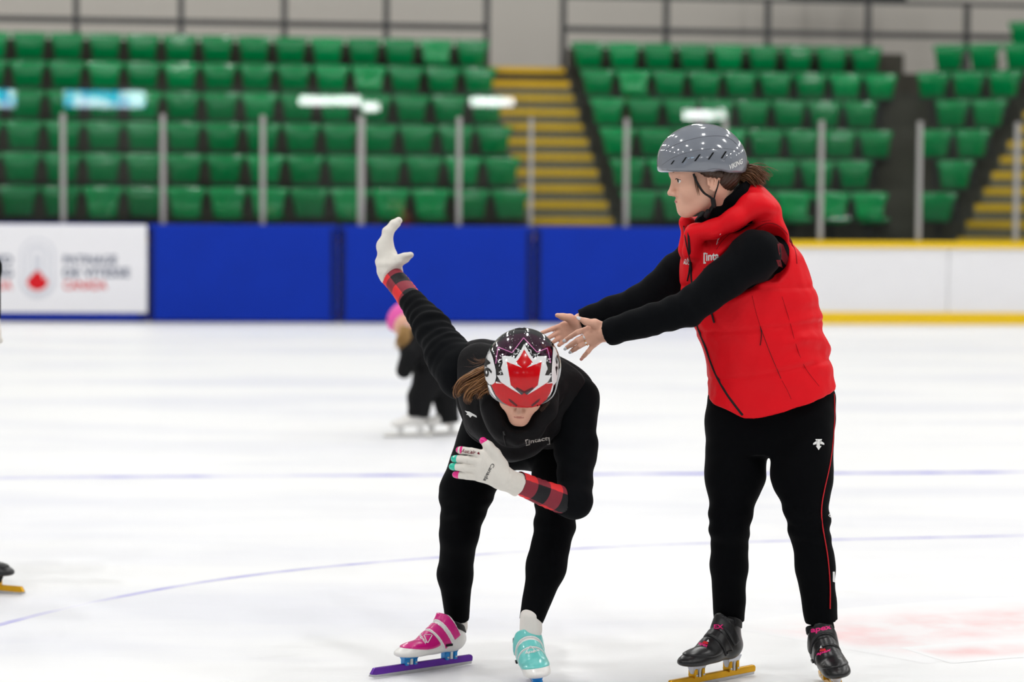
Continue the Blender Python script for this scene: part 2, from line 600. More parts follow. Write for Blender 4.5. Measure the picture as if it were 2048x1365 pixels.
def polygonise(shape, h):
    """naive surface nets over the blocks the surface passes through"""
    lo, hi = shape.bounds()
    BK = 8
    H = h * BK
    n = np.ceil((hi - lo) / H).astype(int) + 1
    gi = np.stack(np.meshgrid(*[np.arange(k) for k in n], indexing='ij'), -1).reshape(-1, 3)
    cen = (lo + (gi + 0.5) * H).astype(np.float32)
    dc = np.concatenate([shape(cen[i:i + 60000]) for i in range(0, len(cen), 60000)])
    act = gi[np.abs(dc) < H * 0.87 * 1.35 + 0.004]
    key = (act // 4)
    act = act[np.lexsort((act[:, 2], act[:, 1], act[:, 0], key[:, 2], key[:, 1], key[:, 0]))]
    loc = np.stack(np.meshgrid(*[np.arange(BK + 1)] * 3, indexing='ij'), -1).reshape(-1, 3)
    NX, NY, NZ = (n * BK + 2)
    ids, vts, eds = [], [], []
    CH = 32
    for s0 in range(0, len(act), CH):
        blk = act[s0:s0 + CH]
        G = (blk[:, None, :] * BK + loc[None]).reshape(-1, 3)
        P = (lo + G * h).astype(np.float32)
        c = (P.min(0) + P.max(0)) / 2
        D = shape(P, cull=(c, float(np.linalg.norm(P.max(0) - c)))).reshape(len(blk), BK + 1, BK + 1, BK + 1)
        S = D < 0
        cnt = sum(S[:, i:BK + i, j:BK + j, k:BK + k].astype(np.int8) for i in (0, 1) for j in (0, 1) for k in (0, 1))
        w = np.argwhere((cnt > 0) & (cnt < 8))
        if len(w):
            acc = np.zeros((len(w), 3)); m = np.zeros(len(w))
            for ax in range(3):
                o1, o2 = [q for q in range(3) if q != ax]
                for p in (0, 1):
                    for q in (0, 1):
                        off = np.zeros(3, int); off[o1] = p; off[o2] = q
                        e = np.zeros(3, int); e[ax] = 1
                        i0 = w[:, 1:] + off; i1 = i0 + e
                        d0 = D[w[:, 0], i0[:, 0], i0[:, 1], i0[:, 2]]; d1 = D[w[:, 0], i1[:, 0], i1[:, 1], i1[:, 2]]
                        x = (d0 < 0) != (d1 < 0)
                        t = np.where(x, d0 / np.where(x, d0 - d1, 1), 0)
                        pt = off + t[:, None] * e
                        acc[x] += pt[x]; m[x] += 1
            cell = blk[w[:, 0]] * BK + w[:, 1:]
            ids.append(((cell[:, 0] * NY) + cell[:, 1]) * NZ + cell[:, 2])
            vts.append(lo + (cell + acc / m[:, None]) * h)
        for ax in range(3):
            sl0 = [slice(0, BK)] * 3
            sl1 = list(sl0); sl1[ax] = slice(1, BK + 1)
            a = S[:, sl0[0], sl0[1], sl0[2]]; b = S[:, sl1[0], sl1[1], sl1[2]]
            w = np.argwhere(a != b)
            if len(w):
                eds.append((ax, blk[w[:, 0]] * BK + w[:, 1:], a[w[:, 0], w[:, 1], w[:, 2], w[:, 3]]))
    ids = np.concatenate(ids); vts = np.concatenate(vts)
    o = np.argsort(ids); ids = ids[o]; vts = vts[o]
    quads = []
    for ax, e, ins in eds:
        o1, o2 = (ax + 1) % 3, (ax + 2) % 3
        cs = []
        for p, q in ((0, 0), (-1, 0), (-1, -1), (0, -1)):
            c = e.copy(); c[:, o1] += p; c[:, o2] += q
            cs.append(((c[:, 0] * NY) + c[:, 1]) * NZ + c[:, 2])
        Q = np.stack(cs, 1)
        ix = np.clip(np.searchsorted(ids, Q), 0, len(ids) - 1)
        ok = (ids[ix] == Q).all(1)
        ix = ix[ok]; s = ins[ok]
        ix[~s] = ix[~s][:, ::-1]
        quads.append(ix)
    return vts, np.concatenate(quads)


def relax(V, F, it=1, lam=0.5):
    for _ in range(it):
        acc = np.zeros_like(V); m = np.zeros(len(V))
        for i in range(4):
            a, b = F[:, i], F[:, (i + 1) % 4]
            for d in range(3):
                acc[:, d] += np.bincount(a, V[b, d], len(V)) + np.bincount(b, V[a, d], len(V))
            m += np.bincount(a, minlength=len(V)) + np.bincount(b, minlength=len(V))
        V = V + lam * (acc / np.maximum(m, 1)[:, None] - V)
    return V


BV = {}


def grow(name, shape, h, material, parent=None, origin=None, it=1, keep=True):
    V, F = polygonise(shape, h)
    V = relax(V, F, it)
    o = mk(name, V, F, material, parent, origin)
    if keep:
        BV[o.name] = BVHTree.FromPolygons(V.tolist(), F.tolist())
    return o


def hit(bv, x, y):
    for dx, dy in ((0, 0), (1, 0), (-1, 0), (0, 1), (0, -1), (2, 2), (-2, -2), (3, -3), (-3, 3)):
        l, n, i, d = bv.ray_cast(CAM_LOC, ray(x + dx, y + dy))
        if l is not None:
            return l, n
    l, n, i, d = bv.find_nearest(px(x, y, 7.35))
    return l, n


def line_on(name, bv, pts, r, material, parent, off=0.0, n=40, flat=0.6, k=6):
    """thin cord laid on a surface along picture points"""
    P = []
    for q in spline(pts, n):
        l, nn = hit(bv, q[0], q[1])
        if nn.dot(l - CAM_LOC) > 0: nn = -nn
        P.append(np.array(l + nn * off))
    P = np.array(P)
    if len(P) > 6:
        K = np.pad(P, ((2, 2), (0, 0)), mode='edge')
        P = sum(K[i:i + len(P)] for i in range(5)) / 5
    V, F = tube_vf(P, r, k, flat)
    return mk(name, V, F, material, parent)


def polys_bm(polys, step):
    """bmesh of flat polygons cut into a fine grid so that they can follow a curved surface"""
    bm = bmesh.new()
    for poly in polys:
        vs_ = [bm.verts.new((p[0], p[1], 0)) for p in poly]
        bm.faces.new(vs_)
    bmesh.ops.triangulate(bm, faces=bm.faces[:])
    grid_cut(bm, step)
    return bm


def grid_cut(bm, step):
    xs = [v.co.x for v in bm.verts]; ys = [v.co.y for v in bm.verts]
    for a, lo_, hi_ in ((0, min(xs), max(xs)), (1, min(ys), max(ys))):
        t = lo_ + step
        while t < hi_:
            co = [0, 0, 0]; no = [0, 0, 0]
            co[a] = t; no[a] = 1
            bmesh.ops.bisect_plane(bm, geom=bm.verts[:] + bm.edges[:] + bm.faces[:], plane_co=co, plane_no=no)
            t += step


def print_on(name, bm, bv, off, material, parent):
    """project a flat bmesh given in picture points onto a surface"""
    P = []
    for v in bm.verts:
        l, n = hit(bv, v.co.x, v.co.y)
        if n.dot(l - CAM_LOC) > 0: n = -n
        P.append(tuple(l + n * off))
    F = [tuple(v.index for v in f.verts) for f in bm.faces] if not bm.verts.index_update() else None
    bm.free()
    return mk(name, P, F, material, parent)


def decal(name, polys, bv, material, parent, off=0.0006, step=6.0):
    return print_on(name, polys_bm(polys, step), bv, off, material, parent)


def text_bm(txt, shear=0.0, bold=0.0):
    cu = bpy.data.curves.new('lettering', 'FONT')
    cu.body = txt
    cu.size = 1.0
    cu.shear = shear
    cu.offset = bold
    cu.resolution_u = 3
    cu.fill_mode = 'FRONT'
    o = bpy.data.objects.new('lettering', cu)
    COL.objects.link(o)
    dg = bpy.context.evaluated_depsgraph_get()
    me = o.evaluated_get(dg).to_mesh()
    bm = bmesh.new(); bm.from_mesh(me)
    o.evaluated_get(dg).to_mesh_clear()
    bpy.data.objects.remove(o); bpy.data.curves.remove(cu)
    xs = [v.co.x for v in bm.verts]; ys = [v.co.y for v in bm.verts]
    x0, x1, y0, y1 = min(xs), max(xs), min(ys), max(ys)
    for v in bm.verts:
        v.co.x = (v.co.x - x0) / (x1 - x0)
        v.co.y = (v.co.y - y0) / (y1 - y0)
        v.co.z = 0
    return bm


def letter(name, txt, bv, p0, ux, uy, material, parent, off=0.0008, shear=0.0, bold=0.0, step=0.0):
    """lettering whose box spans p0 .. p0+ux (reading direction) and p0 .. p0+uy (upwards), in picture points"""
    bm = text_bm(txt, shear, bold)
    for v in bm.verts:
        a, b = v.co.x, v.co.y
        v.co.x = p0[0] + a * ux[0] + b * uy[0]
        v.co.y = p0[1] + a * ux[1] + b * uy[1]
    if step: grid_cut(bm, step)
    return print_on(name, bm, bv, off, material, parent)

# ================================================================ the arena
def ice_pt(x, y, z=0.0):
    v = ray(x, y)
    return CAM_LOC + v * ((z - CAM_LOC.z) / v.z)


def quad_vf(pts):
    return np.array([list(p) for p in pts]), [tuple(range(len(pts)))]


V, F = box_vf((0, 9, -0.05), (70, 52, 0.1))
ice = mk('floor', V, F, 'ice', smooth=False)
tag(ice, 'white scratched rink ice with faint painted lines', kind='structure')


def mat_under_ice(name, rgb, amount, scale, fade=0.2):
    """paint seen through worn ice"""
    m = bpy.data.materials.new(name)
    m.use_nodes = True
    nt = m.node_tree
    b = nt.nodes['Principled BSDF']
    tc = nt.nodes.new('ShaderNodeTexCoord')
    n = nt.nodes.new('ShaderNodeTexNoise')
    n.inputs['Scale'].default_value = scale
    n.inputs['Detail'].default_value = 6
    nt.links.new(tc.outputs['Object'], n.inputs['Vector'])
    rp = nt.nodes.new('ShaderNodeMapRange')
    rp.inputs['From Min'].default_value = 0.38; rp.inputs['From Max'].default_value = 0.68
    rp.inputs['To Min'].default_value = amount * 0.15; rp.inputs['To Max'].default_value = amount
    nt.links.new(n.outputs['Fac'], rp.inputs['Value'])
    mx = nt.nodes.new('ShaderNodeMix'); mx.data_type = 'RGBA'
    mx.inputs[6].default_value = (0.89, 0.895, 0.905, 1)
    mx.inputs[7].default_value = lin(rgb) + [1]
    # worn soft edges: fade with the strip's own width and ends
    sp = nt.nodes.new('ShaderNodeSeparateXYZ')
    nt.links.new(tc.outputs['UV'], sp.inputs[0])
    prev = rp.outputs[0]
    for i in (0, 1):
        pg = nt.nodes.new('ShaderNodeMath'); pg.operation = 'PINGPONG'; pg.inputs[1].default_value = 0.5
        nt.links.new(sp.outputs[i], pg.inputs[0])
        sm = nt.nodes.new('ShaderNodeMapRange'); sm.interpolation_type = 'SMOOTHSTEP'
        sm.inputs['From Max'].default_value = fade if i else 0.12
        nt.links.new(pg.outputs[0], sm.inputs['Value'])
        mu = nt.nodes.new('ShaderNodeMath'); mu.operation = 'MULTIPLY'
        nt.links.new(prev, mu.inputs[0]); nt.links.new(sm.outputs[0], mu.inputs[1])
        prev = mu.outputs[0]
    nt.links.new(prev, mx.inputs[0])
    nt.links.new(mx.outputs[2], b.inputs['Base Color'])
    b.inputs['Roughness'].default_value = 0.45
    b.inputs['Specular IOR Level'].default_value = 0.25
    return m


M['line_blue'] = mat_under_ice('line_blue', (120, 118, 214), 0.95, 2.0)
M['line_thin'] = mat_under_ice('line_thin', (140, 136, 214), 0.95, 2.5)
M['line_sky'] = mat_under_ice('line_sky', (176, 208, 240), 0.8, 1.0, 0.4)
M['mark_red'] = mat_under_ice('mark_red', (238, 140, 140), 0.5, 4.0, 0.5)


def ice_strip(name, pts, w, material, z=0.0003, n=40):
    C = np.array([list(ice_pt(q[0], q[1])) for q in spline(pts, n)])
    T = np.gradient(C[:, :2], axis=0); T /= np.linalg.norm(T, axis=1)[:, None]
    N = np.stack([-T[:, 1], T[:, 0]], 1) * w / 2
    V = [(c[0] + s * q[0], c[1] + s * q[1], z) for c, q in zip(C, N) for s in (-1, 1)]
    F = [(2 * i, 2 * i + 1, 2 * i + 3, 2 * i + 2) for i in range(n - 1)]
    return mk(name, V, F, material, ice, smooth=False, uv=[(i / (n - 1), s) for i in range(n) for s in (0, 1)])


ice_strip('line_marking', [(-900, 974), (0, 957), (1024, 950), (2048, 945), (2900, 938)], 0.15, 'line_blue')
ice_strip('line_marking', [(-300, 1345), (0, 1250), (300, 1183), (600, 1140), (1000, 1107), (1420, 1087), (2048, 1072), (2500, 1066)], 0.05, 'line_thin')
ice_strip('line_marking', [(300, 668), (650, 669), (985, 668)], 0.5, 'line_sky')
ice_strip('line_marking', [(1640, 1290), (1800, 1262), (2048, 1240), (2300, 1232)], 0.9, 'mark_red')
ice_strip('line_marking', [(1850, 1312), (2000, 1300), (2200, 1290)], 0.3, 'mark_red', z=0.0006)

# ---------------------------------------------------------------- shell of the hall
TS = math.radians(9.0)             # the stand is turned a little to the picture
US = np.array([math.cos(TS), math.sin(TS), 0]); NS = np.array([-math.sin(TS), math.cos(TS), 0]); ZZ = np.array([0, 0, 1.0])
AXS = np.array([US, NS, ZZ])
S0 = np.array([0, 32.0, 0])
RISE, RUN, Z0 = 0.442, 0.74, 0.85


def st(t, n, z):
    return S0 + US * t + NS * n + ZZ * z


V, F = box_vf(st(2, 6.6, 5.5), (46, 0.3, 11), AXS)
tag(mk('wall_back', V, F, 'wall_paint', smooth=False), 'pale painted wall behind the top of the stand', kind='structure')
V, F = box_vf((0, -13.0, 5), (70, 0.3, 10))
tag(mk('wall_front', V, F, 'wall_dark', smooth=False), 'dark wall across the rink from the stand', kind='structure')
for sx, nm in ((-1, 'wall_left'), (1, 'wall_right')):
    V, F = box_vf((sx * 26, 14, 5.5), (0.3, 56, 11))
    tag(mk(nm, V, F, 'wall_paint', smooth=False), 'pale end wall of the rink hall', kind='structure')
V, F = box_vf((0, 14, 11), (52, 56, 0.2))
tag(mk('ceiling', V, F, 'ceiling', smooth=False), 'grey roof underside of the rink hall', kind='structure')

# ---------------------------------------------------------------- the stand: concrete steps
stand = empty('grandstand', st(0, 0, 0))
tag(stand, 'stepped concrete stand carrying the green seats', kind='structure')
A_L, A_R = 0.22, 1.42              # edges of the main stairs
for k in range(6):
    z = Z0 + RISE * k
    for t0, t1 in ((-12, A_L), (A_R, 9.5)):
        V, F = box_vf(st((t0 + t1) / 2, k * RUN - 0.5 + 1.2, z / 2), (t1 - t0, 2.4, z), AXS)
        mk('step', V, F, 'concrete', stand, smooth=False)
for t0, t1 in ((-12, A_L), (A_R, 6.6)):
    V, F = box_vf(st((t0 + t1) / 2, 5 * RUN + 0.2, 3.42), (t1 - t0, 0.06, 0.74), AXS)
    mk('kick_panel', V, F, 'concrete', stand, smooth=False)
V, F = box_vf(st(0, 3.94 + 1.3, 1.75), (26, 2.6, 3.5), AXS)
mk('walkway', V, F, 'concrete', stand, smooth=False)

stairs = empty('staircase', st(0.8, -1, 0))
tag(stairs, 'concrete stairs with yellow step edges between the two large seat blocks', kind='structure')
for j in range(-2, 12):
    z = Z0 + 0.221 * j
    n0 = j * 0.37 - 0.5
    V, F = box_vf(st((A_L + A_R) / 2, n0 + 0.6, z / 2), (A_R - A_L, 1.2, z), AXS)
    mk('stair_tread', V, F, 'stair_concrete', stairs, smooth=False)
    V, F = box_vf(st((A_L + A_R) / 2, n0 + 0.03, z - 0.043), (A_R - A_L - 0.06, 0.09, 0.09), AXS)
    mk('nosing', V, F, 'nosing', stairs, smooth=False)
V, F = box_vf(st((A_L + A_R) / 2, 3.94 + 0.03, 3.5 - 0.04), (A_R - A_L - 0.06, 0.09, 0.09), AXS)
mk('nosing', V, F, 'nosing', stairs, smooth=False)

# corner block on the right, turned towards the rink
TC = math.radians(-28.0)
UC = np.array([math.cos(TC), math.sin(TC), 0]); NC = np.array([-math.sin(TC), math.cos(TC), 0])
AXC = np.array([UC, NC, ZZ])
C0 = np.array([5.90, 32.0, 0])


def sc_(t, n, z):
    return C0 + UC * t + NC * n + ZZ * z


corner = empty('grandstand', sc_(0, 0, 0))
tag(corner, 'concrete steps under the corner seat block', kind='structure')
for k in range(6):
    z = Z0 + RISE * k
    V, F = box_vf(sc_(-1.5, k * RUN - 0.5 + 1.2, z / 2), (3.0, 2.4, z), AXC)
    mk('step', V, F, 'concrete', corner, smooth=False)
stairs2 = empty('staircase', sc_(0.6, -1, 0))
tag(stairs2, 'concrete stairs with yellow step edges at the right edge of the photo', kind='structure')
for j in range(0, 12):
    z = Z0 + 0.221 * j
    n0 = j * 0.37 - 0.5
    V, F = box_vf(sc_(0.75, n0 + 0.6, z / 2), (1.5, 1.2, z), AXC)
    mk('stair_tread', V, F, 'stair_concrete', stairs2, smooth=False)
    V, F = box_vf(sc_(0.75, n0 + 0.03, z - 0.043), (1.44, 0.09, 0.09), AXC)
    mk('nosing', V, F, 'nosing', stairs2, smooth=False)

# ---------------------------------------------------------------- guard rail on the walkway
def railing(t_list, label, t_end):
    r = empty('guard_railing', st(t_list[0], 4.1, 3.5))
    tag(r, label, 'railing')
    for t in t_list:
        V, F = box_vf(st(t, 4.1, 3.5 + 0.56), (0.085, 0.06, 1.12), AXS)
        mk('post', V, F, 'rail_grey', r, smooth=False)
    a, b = t_list[0], t_end
    for z, h in ((4.58, 0.06), (4.09, 0.085)):
        V, F = box_vf(st((a + b) / 2, 4.1, z), (abs(b - a), 0.05, h), AXS)
        mk('rail', V, F, 'rail_grey', r, smooth=False)
    return r


railing([A_L + 0.02 - 1.5 * i for i in range(6)], 'dark grey guard rail above the seat block left of the main stairs', A_L - 8.5)
railing([A_R - 0.03 + 1.57 * i for i in range(7)], 'dark grey guard rail above the seats right of the main stairs', A_R + 9.5)
duct = empty('speaker_box', st(5.6, 4.9, 4.8))
V, F = box_vf(st(5.6, 4.9, 4.85), (1.0, 0.4, 0.36), AXS); mk('cabinet', V, F, 'bracket', duct, smooth=False)
V, F = box_vf(st(6.55, 4.9, 4.83), (0.7, 0.4, 0.36), AXS); mk('cabinet', V, F, 'bracket', duct, smooth=False)
for t in (5.2, 6.0, 6.5): 
    V, F = box_vf(st(t, 4.9, 7.9), (0.04, 0.04, 6.0), AXS); mk('hanger', V, F, 'bracket', duct, smooth=False)
tag(duct, 'dark boxes hung at the top edge above the right seat block', 'speaker')

# ---------------------------------------------------------------- seats
def seat_back_mesh():
    nu, nv = 12, 9
    V, F = [], []
    # profile from the rolled top lip down; x across, y depth (minus = to the rink), z up
    prof = [(0.055, 0.750, 0.47), (0.050, 0.785, 0.48), (0.030, 0.808, 0.505), (-0.006, 0.813, 0.515), (-0.036, 0.797, 0.512), (-0.042, 0.76, 0.49), (-0.038, 0.68, 0.41), (-0.042, 0.55, 0.37), (-0.065, 0.455, 0.34)]
    for layer in (0, 1):
        for y, z, w in prof:
            for i in range(nu + 1):
                u = i / nu * 2 - 1
                curve = -0.035 * abs(u) ** 2.6
                V.append((u * w / 2, y + curve + layer * 0.014, z - 0.012 * abs(u) ** 4))
    n = (nu + 1) * nv
    W = nu + 1
    for j in range(nv - 1):
        for i in range(nu):
            a = j * W + i
            F.append((a, a + W, a + W + 1, a + 1))
            F.append((n + a, n + a + 1, n + a + W + 1, n + a + W))
    for j in range(nv - 1):
        for i in (0, nu):
            a = j * W + i
            q = (a, a + W, n + a + W, n + a)
            F.append(q if i else q[::-1])
    for i in range(nu):
        a = (nv - 1) * W + i
        F.append((a, n + a, n + a + 1, a + 1))
        F.append((i, i + 1, n + i + 1, n + i))
    return V, F


def pan_mesh(down):
    """the tip-up seat pan; folded: its underside faces the rink"""
    nu, nv = 10, 8
    V, F = [], []
    for layer in (0, 1):
        for j in range(nv + 1):
            s = j / nv
            for i in range(nu + 1):
                u = i / nu * 2 - 1
                w = 0.335 + 0.055 * s - (0.10 * max(0, s - 0.8) / 0.2 * abs(u) ** 6)
                x = u * w / 2
                dip = 0.03 * (1 - u * u) * math.sin(math.pi * min(1, s * 1.1)) - 0.03 * max(0, s - 0.75) / 0.25
                th = 0.028 * layer
                if down:
                    V.append((x, -0.07 - 0.40 * s, 0.44 - dip - th))
                else:
                    V.append((x, -0.080 - 0.085 * s - 0.3 * dip - th, 0.42 + 0.30 * s))
    W = nu + 1
    n = W * (nv + 1)
    for j in range(nv):
        for i in range(nu):
            a = j * W + i
            q1 = (a, a + 1, a + W + 1, a + W); q2 = (n + a, n + a + W, n + a + W + 1, n + a + 1)
            F.append(q1 if not down else q1[::-1]); F.append(q2 if not down else q2[::-1])
    ring = [i for i in range(W)] + [j * W + nu for j in range(1, nv + 1)] + [nv * W + i for i in range(nu - 1, -1, -1)] + [j * W for j in range(nv - 1, 0, -1)]
    for a, b in zip(ring, ring[1:] + ring[:1]):
        F.append((a, n + a, n + b, b) if not down else (a, b, n + b, n + a))
    return V, F


def me_of(name, vf, m, smooth=True):
    me = bpy.data.meshes.new(name)
    me.from_pydata([tuple(v) for v in vf[0]], [], vf[1]); me.update()
    if smooth: me.polygons.foreach_set('use_smooth', [True] * len(me.polygons))
    me.materials.append(M[m])
    return me


SEAT_ME = {}
for m in ('seat_green', 'seat_green_b'):
    SEAT_ME[m] = (me_of('backrest', seat_back_mesh(), m), me_of('seat_pan', pan_mesh(False), m), me_of('seat_pan', pan_mesh(True), m))
br = join_vf([box_vf((0, -0.02, 0.2), (0.05, 0.06, 0.40)), box_vf((0, -0.07, 0.42), (0.40, 0.10, 0.03)), box_vf((0, -0.03, 0.012), (0.16, 0.14, 0.024)),
              box_vf((0.18, 0.0, 0.5), (0.03, 0.03, 0.2)), box_vf((-0.18, 0.0, 0.5), (0.03, 0.03, 0.2))])
BR_ME = me_of('bracket', br, 'bracket', False)
ORD = ['first', 'second', 'third', 'fourth', 'fifth', 'sixth', 'seventh', 'eighth', 'ninth', 'tenth', 'eleventh', 'twelfth', 'thirteenth', 'fourteenth', 'fifteenth', 'sixteenth']
ROWN = ['bottom row', 'second row from the bottom', 'third row from the bottom', 'third row from the top', 'second row from the top', 'top row']


def add_seat(p, yaw, down, m, label, group):
    s = empty('stadium_seat', p)
    s.rotation_euler = (0, 0, yaw)
    tag(s, label, 'seat', group)
    b, pf, pd = SEAT_ME[m]
    for nm, me in (('backrest', b), ('seat_pan', pd if down else pf), ('bracket', BR_ME)):
        o = bpy.data.objects.new(nm, me)
        COL.objects.link(o)
        o.parent = s
    return s


def px_of(p):
    q = CAM_ROT.transposed() @ (Vector(p) - CAM_LOC)
    return IW / 2 + q.x / -q.z * FPX, IH / 2 - q.y / -q.z * FPX


rs = random.Random(5)
DOWN_A = {(0, 2), (0, 3), (0, 4), (0, 6), (0, 7), (0, 8), (0, 10), (4, 3), (5, 1)}
DOWN_B = {(0, 5), (0, 6), (0, 4), (4, 1), (0, 3)}
LIM = [1775, 1803, 1815, 1803, 1835, 1805]
for k in range(6):
    z = Z0 + RISE * k
    for i in range(15):
        p = st(A_L - 0.265 - 0.53 * i, k * RUN, z)
        if px_of(p + US * 0.3)[0] < -5: continue
        add_seat(p, TS, (k, i) in DOWN_A, 'seat_green_b' if (k, i) in DOWN_A or rs.random() < 0.15 else 'seat_green',
                 'green plastic seat, %s left of the main stairs, %s' % (ORD[i], ROWN[k]), 'green seats left of the main stairs')
    for i in range(11):
        p = st(A_R + 0.265 + 0.53 * i, k * RUN, z)
        if px_of(p + US * 0.2)[0] > LIM[k]: continue
        add_seat(p, TS, (k, i) in DOWN_B, 'seat_green_b' if (k, i) in DOWN_B or rs.random() < 0.15 else 'seat_green',
                 'green plastic seat, %s right of the main stairs, %s' % (ORD[i], ROWN[k]), 'green seats right of the main stairs')
    for i in range(5):
        p = sc_(-0.28 - 0.53 * i, k * RUN, z)
        if px_of(p - UC * 0.1)[0] < 1848 or px_of(p - UC * 0.25)[0] > 2052: continue
        add_seat(p, TC, False, 'seat_green', 'green plastic corner seat, %s from the right-hand stairs, %s' % (ORD[i], ROWN[k]), 'green seats in the corner block')
p = sc_(0.35, 4.9, 3.5)
add_seat(np.array(px(2052, 95, 36.6)) - np.array([0, 0, 0.42]), TC, False, 'seat_green', 'lone green seat up on the walkway at the top right corner', 'green seats in the corner block')
V, F = box_vf(np.array(px(2052, 95, 36.6)) - np.array([-0.4, -0.2, 0.42 + 1.9]), (1.6, 1.2, 3.8), AXC)
mk('step', V, F, 'concrete', corner, smooth=False)

# ---------------------------------------------------------------- rink boards, glass and pads
TB = math.radians(4.0)
UB = np.array([math.cos(TB), math.sin(TB), 0]); NB = np.array([-math.sin(TB), math.cos(TB), 0])
AXB = np.array([UB, NB, ZZ])
B0 = np.array([0, 29.95, 0])


def bd(t, n, z):
    return B0 + UB * t + NB * n + ZZ * z


boards = empty('rink_boards', bd(0, 0.05, 0))
tag(boards, 'white rink boards with yellow cap and yellow kick strip', 'boards')
for i in range(-6, 5):
    V, F = box_vf(bd(i * 2.44 + 1.22 + 0.6, 0.05, 0.51), (2.43, 0.1, 1.02), AXB)
    mk('panel', V, F, 'board_white', boards, smooth=False)
V, F = box_vf(bd(-0.62, 0.05, 1.0), (26.84, 0.16, 0.08), AXB); mk('cap_rail', V, F, 'board_yellow', boards, smooth=False)
V, F = box_vf(bd(-0.62, -0.012, 0.075), (26.84, 0.03, 0.15), AXB); mk('kick_strip', V, F, 'board_yellow', boards, smooth=False)


def bx_of(x):
    """position along the boards seen at picture column x"""
    v = ray(x, 480)
    o = np.array(CAM_LOC); v = np.array(v)
    s = np.dot(B0 - o, NB) / np.dot(v, NB)
    return float(np.dot(o + v * s - B0, UB))


screen = empty('glass_screen', bd(0, 0.09, 1.02))
tag(screen, 'clear glass panes in pale metal posts standing on the rink boards', 'glass screen')
posts = [-475, -275, -75, 125, 325, 525, 722, 918, 1062, 1253, 1450, 1643, 1840, 2035, 2230]
pt = [bx_of(x) for x in posts]
for i, t in enumerate(pt):
    w = 0.085 if posts[i] == 722 else (0.05 if posts[i] == 1062 else 0.062)
    V, F = box_vf(bd(t, 0.10, 1.045 + 0.75), (w, 0.06, 1.50), AXB)
    bevel(mk('post', V, F, 'alu', screen, smooth=False), 0.012)
for a, b in zip(pt[:-1], pt[1:]):
    V, F = box_vf(bd((a + b) / 2, 0.10, 1.045 + 0.93), (b - a - 0.02, 0.012, 1.86), AXB)
    mk('pane', V, F, 'glass', screen, smooth=False)

PADX = [-90, 298, 678, 1066, 1452]
PADL = ['blue crash pad behind the white banner', 'blue crash pad right of the banner edge', 'blue crash pad behind the raised white glove', 'blue crash pad behind the reaching hands of the red vest']
for i in range(4):
    a, b = bx_of(PADX[i]) + 0.012, bx_of(PADX[i + 1]) - 0.012
    V, F = box_vf(bd((a + b) / 2, -0.15, 0.61), (b - a, 0.2, 1.18), AXB)
    pad = mk('crash_pad', V - bd((a + b) / 2, -0.15, 0), F, 'pad_blue', smooth=False)
    pad.location = bd((a + b) / 2, -0.15, 0)
    ORI[pad.name] = Vector(pad.location)
    bevel(pad, 0.03, 3)
    tag(pad, PADL[i], 'crash pad', 'blue crash pads along the boards')
    for e in (a + 0.04, b - 0.06):
        V, F = box_vf(bd(e, -0.252, 0.6), (0.05, 0.008, 1.1), AXB)
        mk('edge_strap', V, F, 'pad_dark', pad, smooth=False)

# banner on the first pad
bx1 = bx_of(297)
V, F = box_vf(bd(bx1 - 1.7, -0.262, 0.655), (3.4, 0.006, 1.07), AXB)
ban = mk('banner', V - bd(bx1 - 1.7, -0.262, 0), F, 'banner_white', smooth=False)
ban.location = bd(bx1 - 1.7, -0.262, 0); ORI[ban.name] = Vector(ban.location)
tag(ban, 'white banner with a red leaf logo and blue and red lettering', 'banner')
bvb = BVHTree.FromPolygons([tuple(v) for v in V], F)


def ring_poly(cx, cy, rx, ry, n=40, a0=0, a1=360):
    """stadium outline"""
    out = []
    for i in range(n):
        a = math.radians(a0 + (a1 - a0) * i / n)
        c, s = math.cos(a), math.sin(a)
        out.append((cx + rx * c, cy + (ry - rx) * (1 if s > 0 else -1) + rx * s))
    return out


decal('logo_oval', [ring_poly(75, 537, 36, 61)], bvb, 'banner_grey', ban, 0.002, 1000)
for j, (r, d) in enumerate(((30, 53), (23, 44), (16, 35), (9, 26))):
    decal('logo_ring', [ring_poly(75, 533, r, d)], bvb, 'banner_white' if j % 2 == 0 else 'banner_grey', ban, 0.003 + 0.001 * j, 1000)
leaf = [(75, 540), (81, 550), (85, 549), (86, 557), (91, 555), (97, 566), (89, 577), (75, 582), (61, 577), (53, 566), (59, 555), (64, 557), (65, 549), (69, 550)]
decal('maple_leaf', [leaf], bvb, 'banner_red', ban, 0.008, 1000)
for txt, x0, x1, y0, y1, m in (('PATINAGE', 127, 234, 511, 529, 'banner_navy'), ('DE VITESSE', 127, 260, 536, 555, 'banner_navy'), ('CANADA', 127, 214, 561, 580, 'banner_red'),
                               ('SPEED', -50, 25, 511, 529, 'banner_navy'), ('SKATING', -75, 25, 536, 555, 'banner_navy'), ('CANADA', -63, 24, 561, 580, 'banner_red')):
    letter('lettering', txt, bvb, (x0, y1), (x1 - x0, 0), (0, y0 - y1), m, ban, 0.003, bold=0.02)

# ---------------------------------------------------------------- things across the hall that the glass mirrors
def mirror_pt(x, y, wall_y=-12.8):
    v = np.array(ray(x, y)); o = np.array(CAM_LOC)
    p0 = bd(0, 0.094, 0)
    s = np.dot(p0 - o, NB) / np.dot(v, NB)
    h = o + v * s
    r = v - 2 * np.dot(v, NB) * NB
    return h + r * ((wall_y - h[1]) / r[1])


M['lamp_white'] = mat('strip_lamp', (255, 255, 255), emit=60.0, var=0.0)


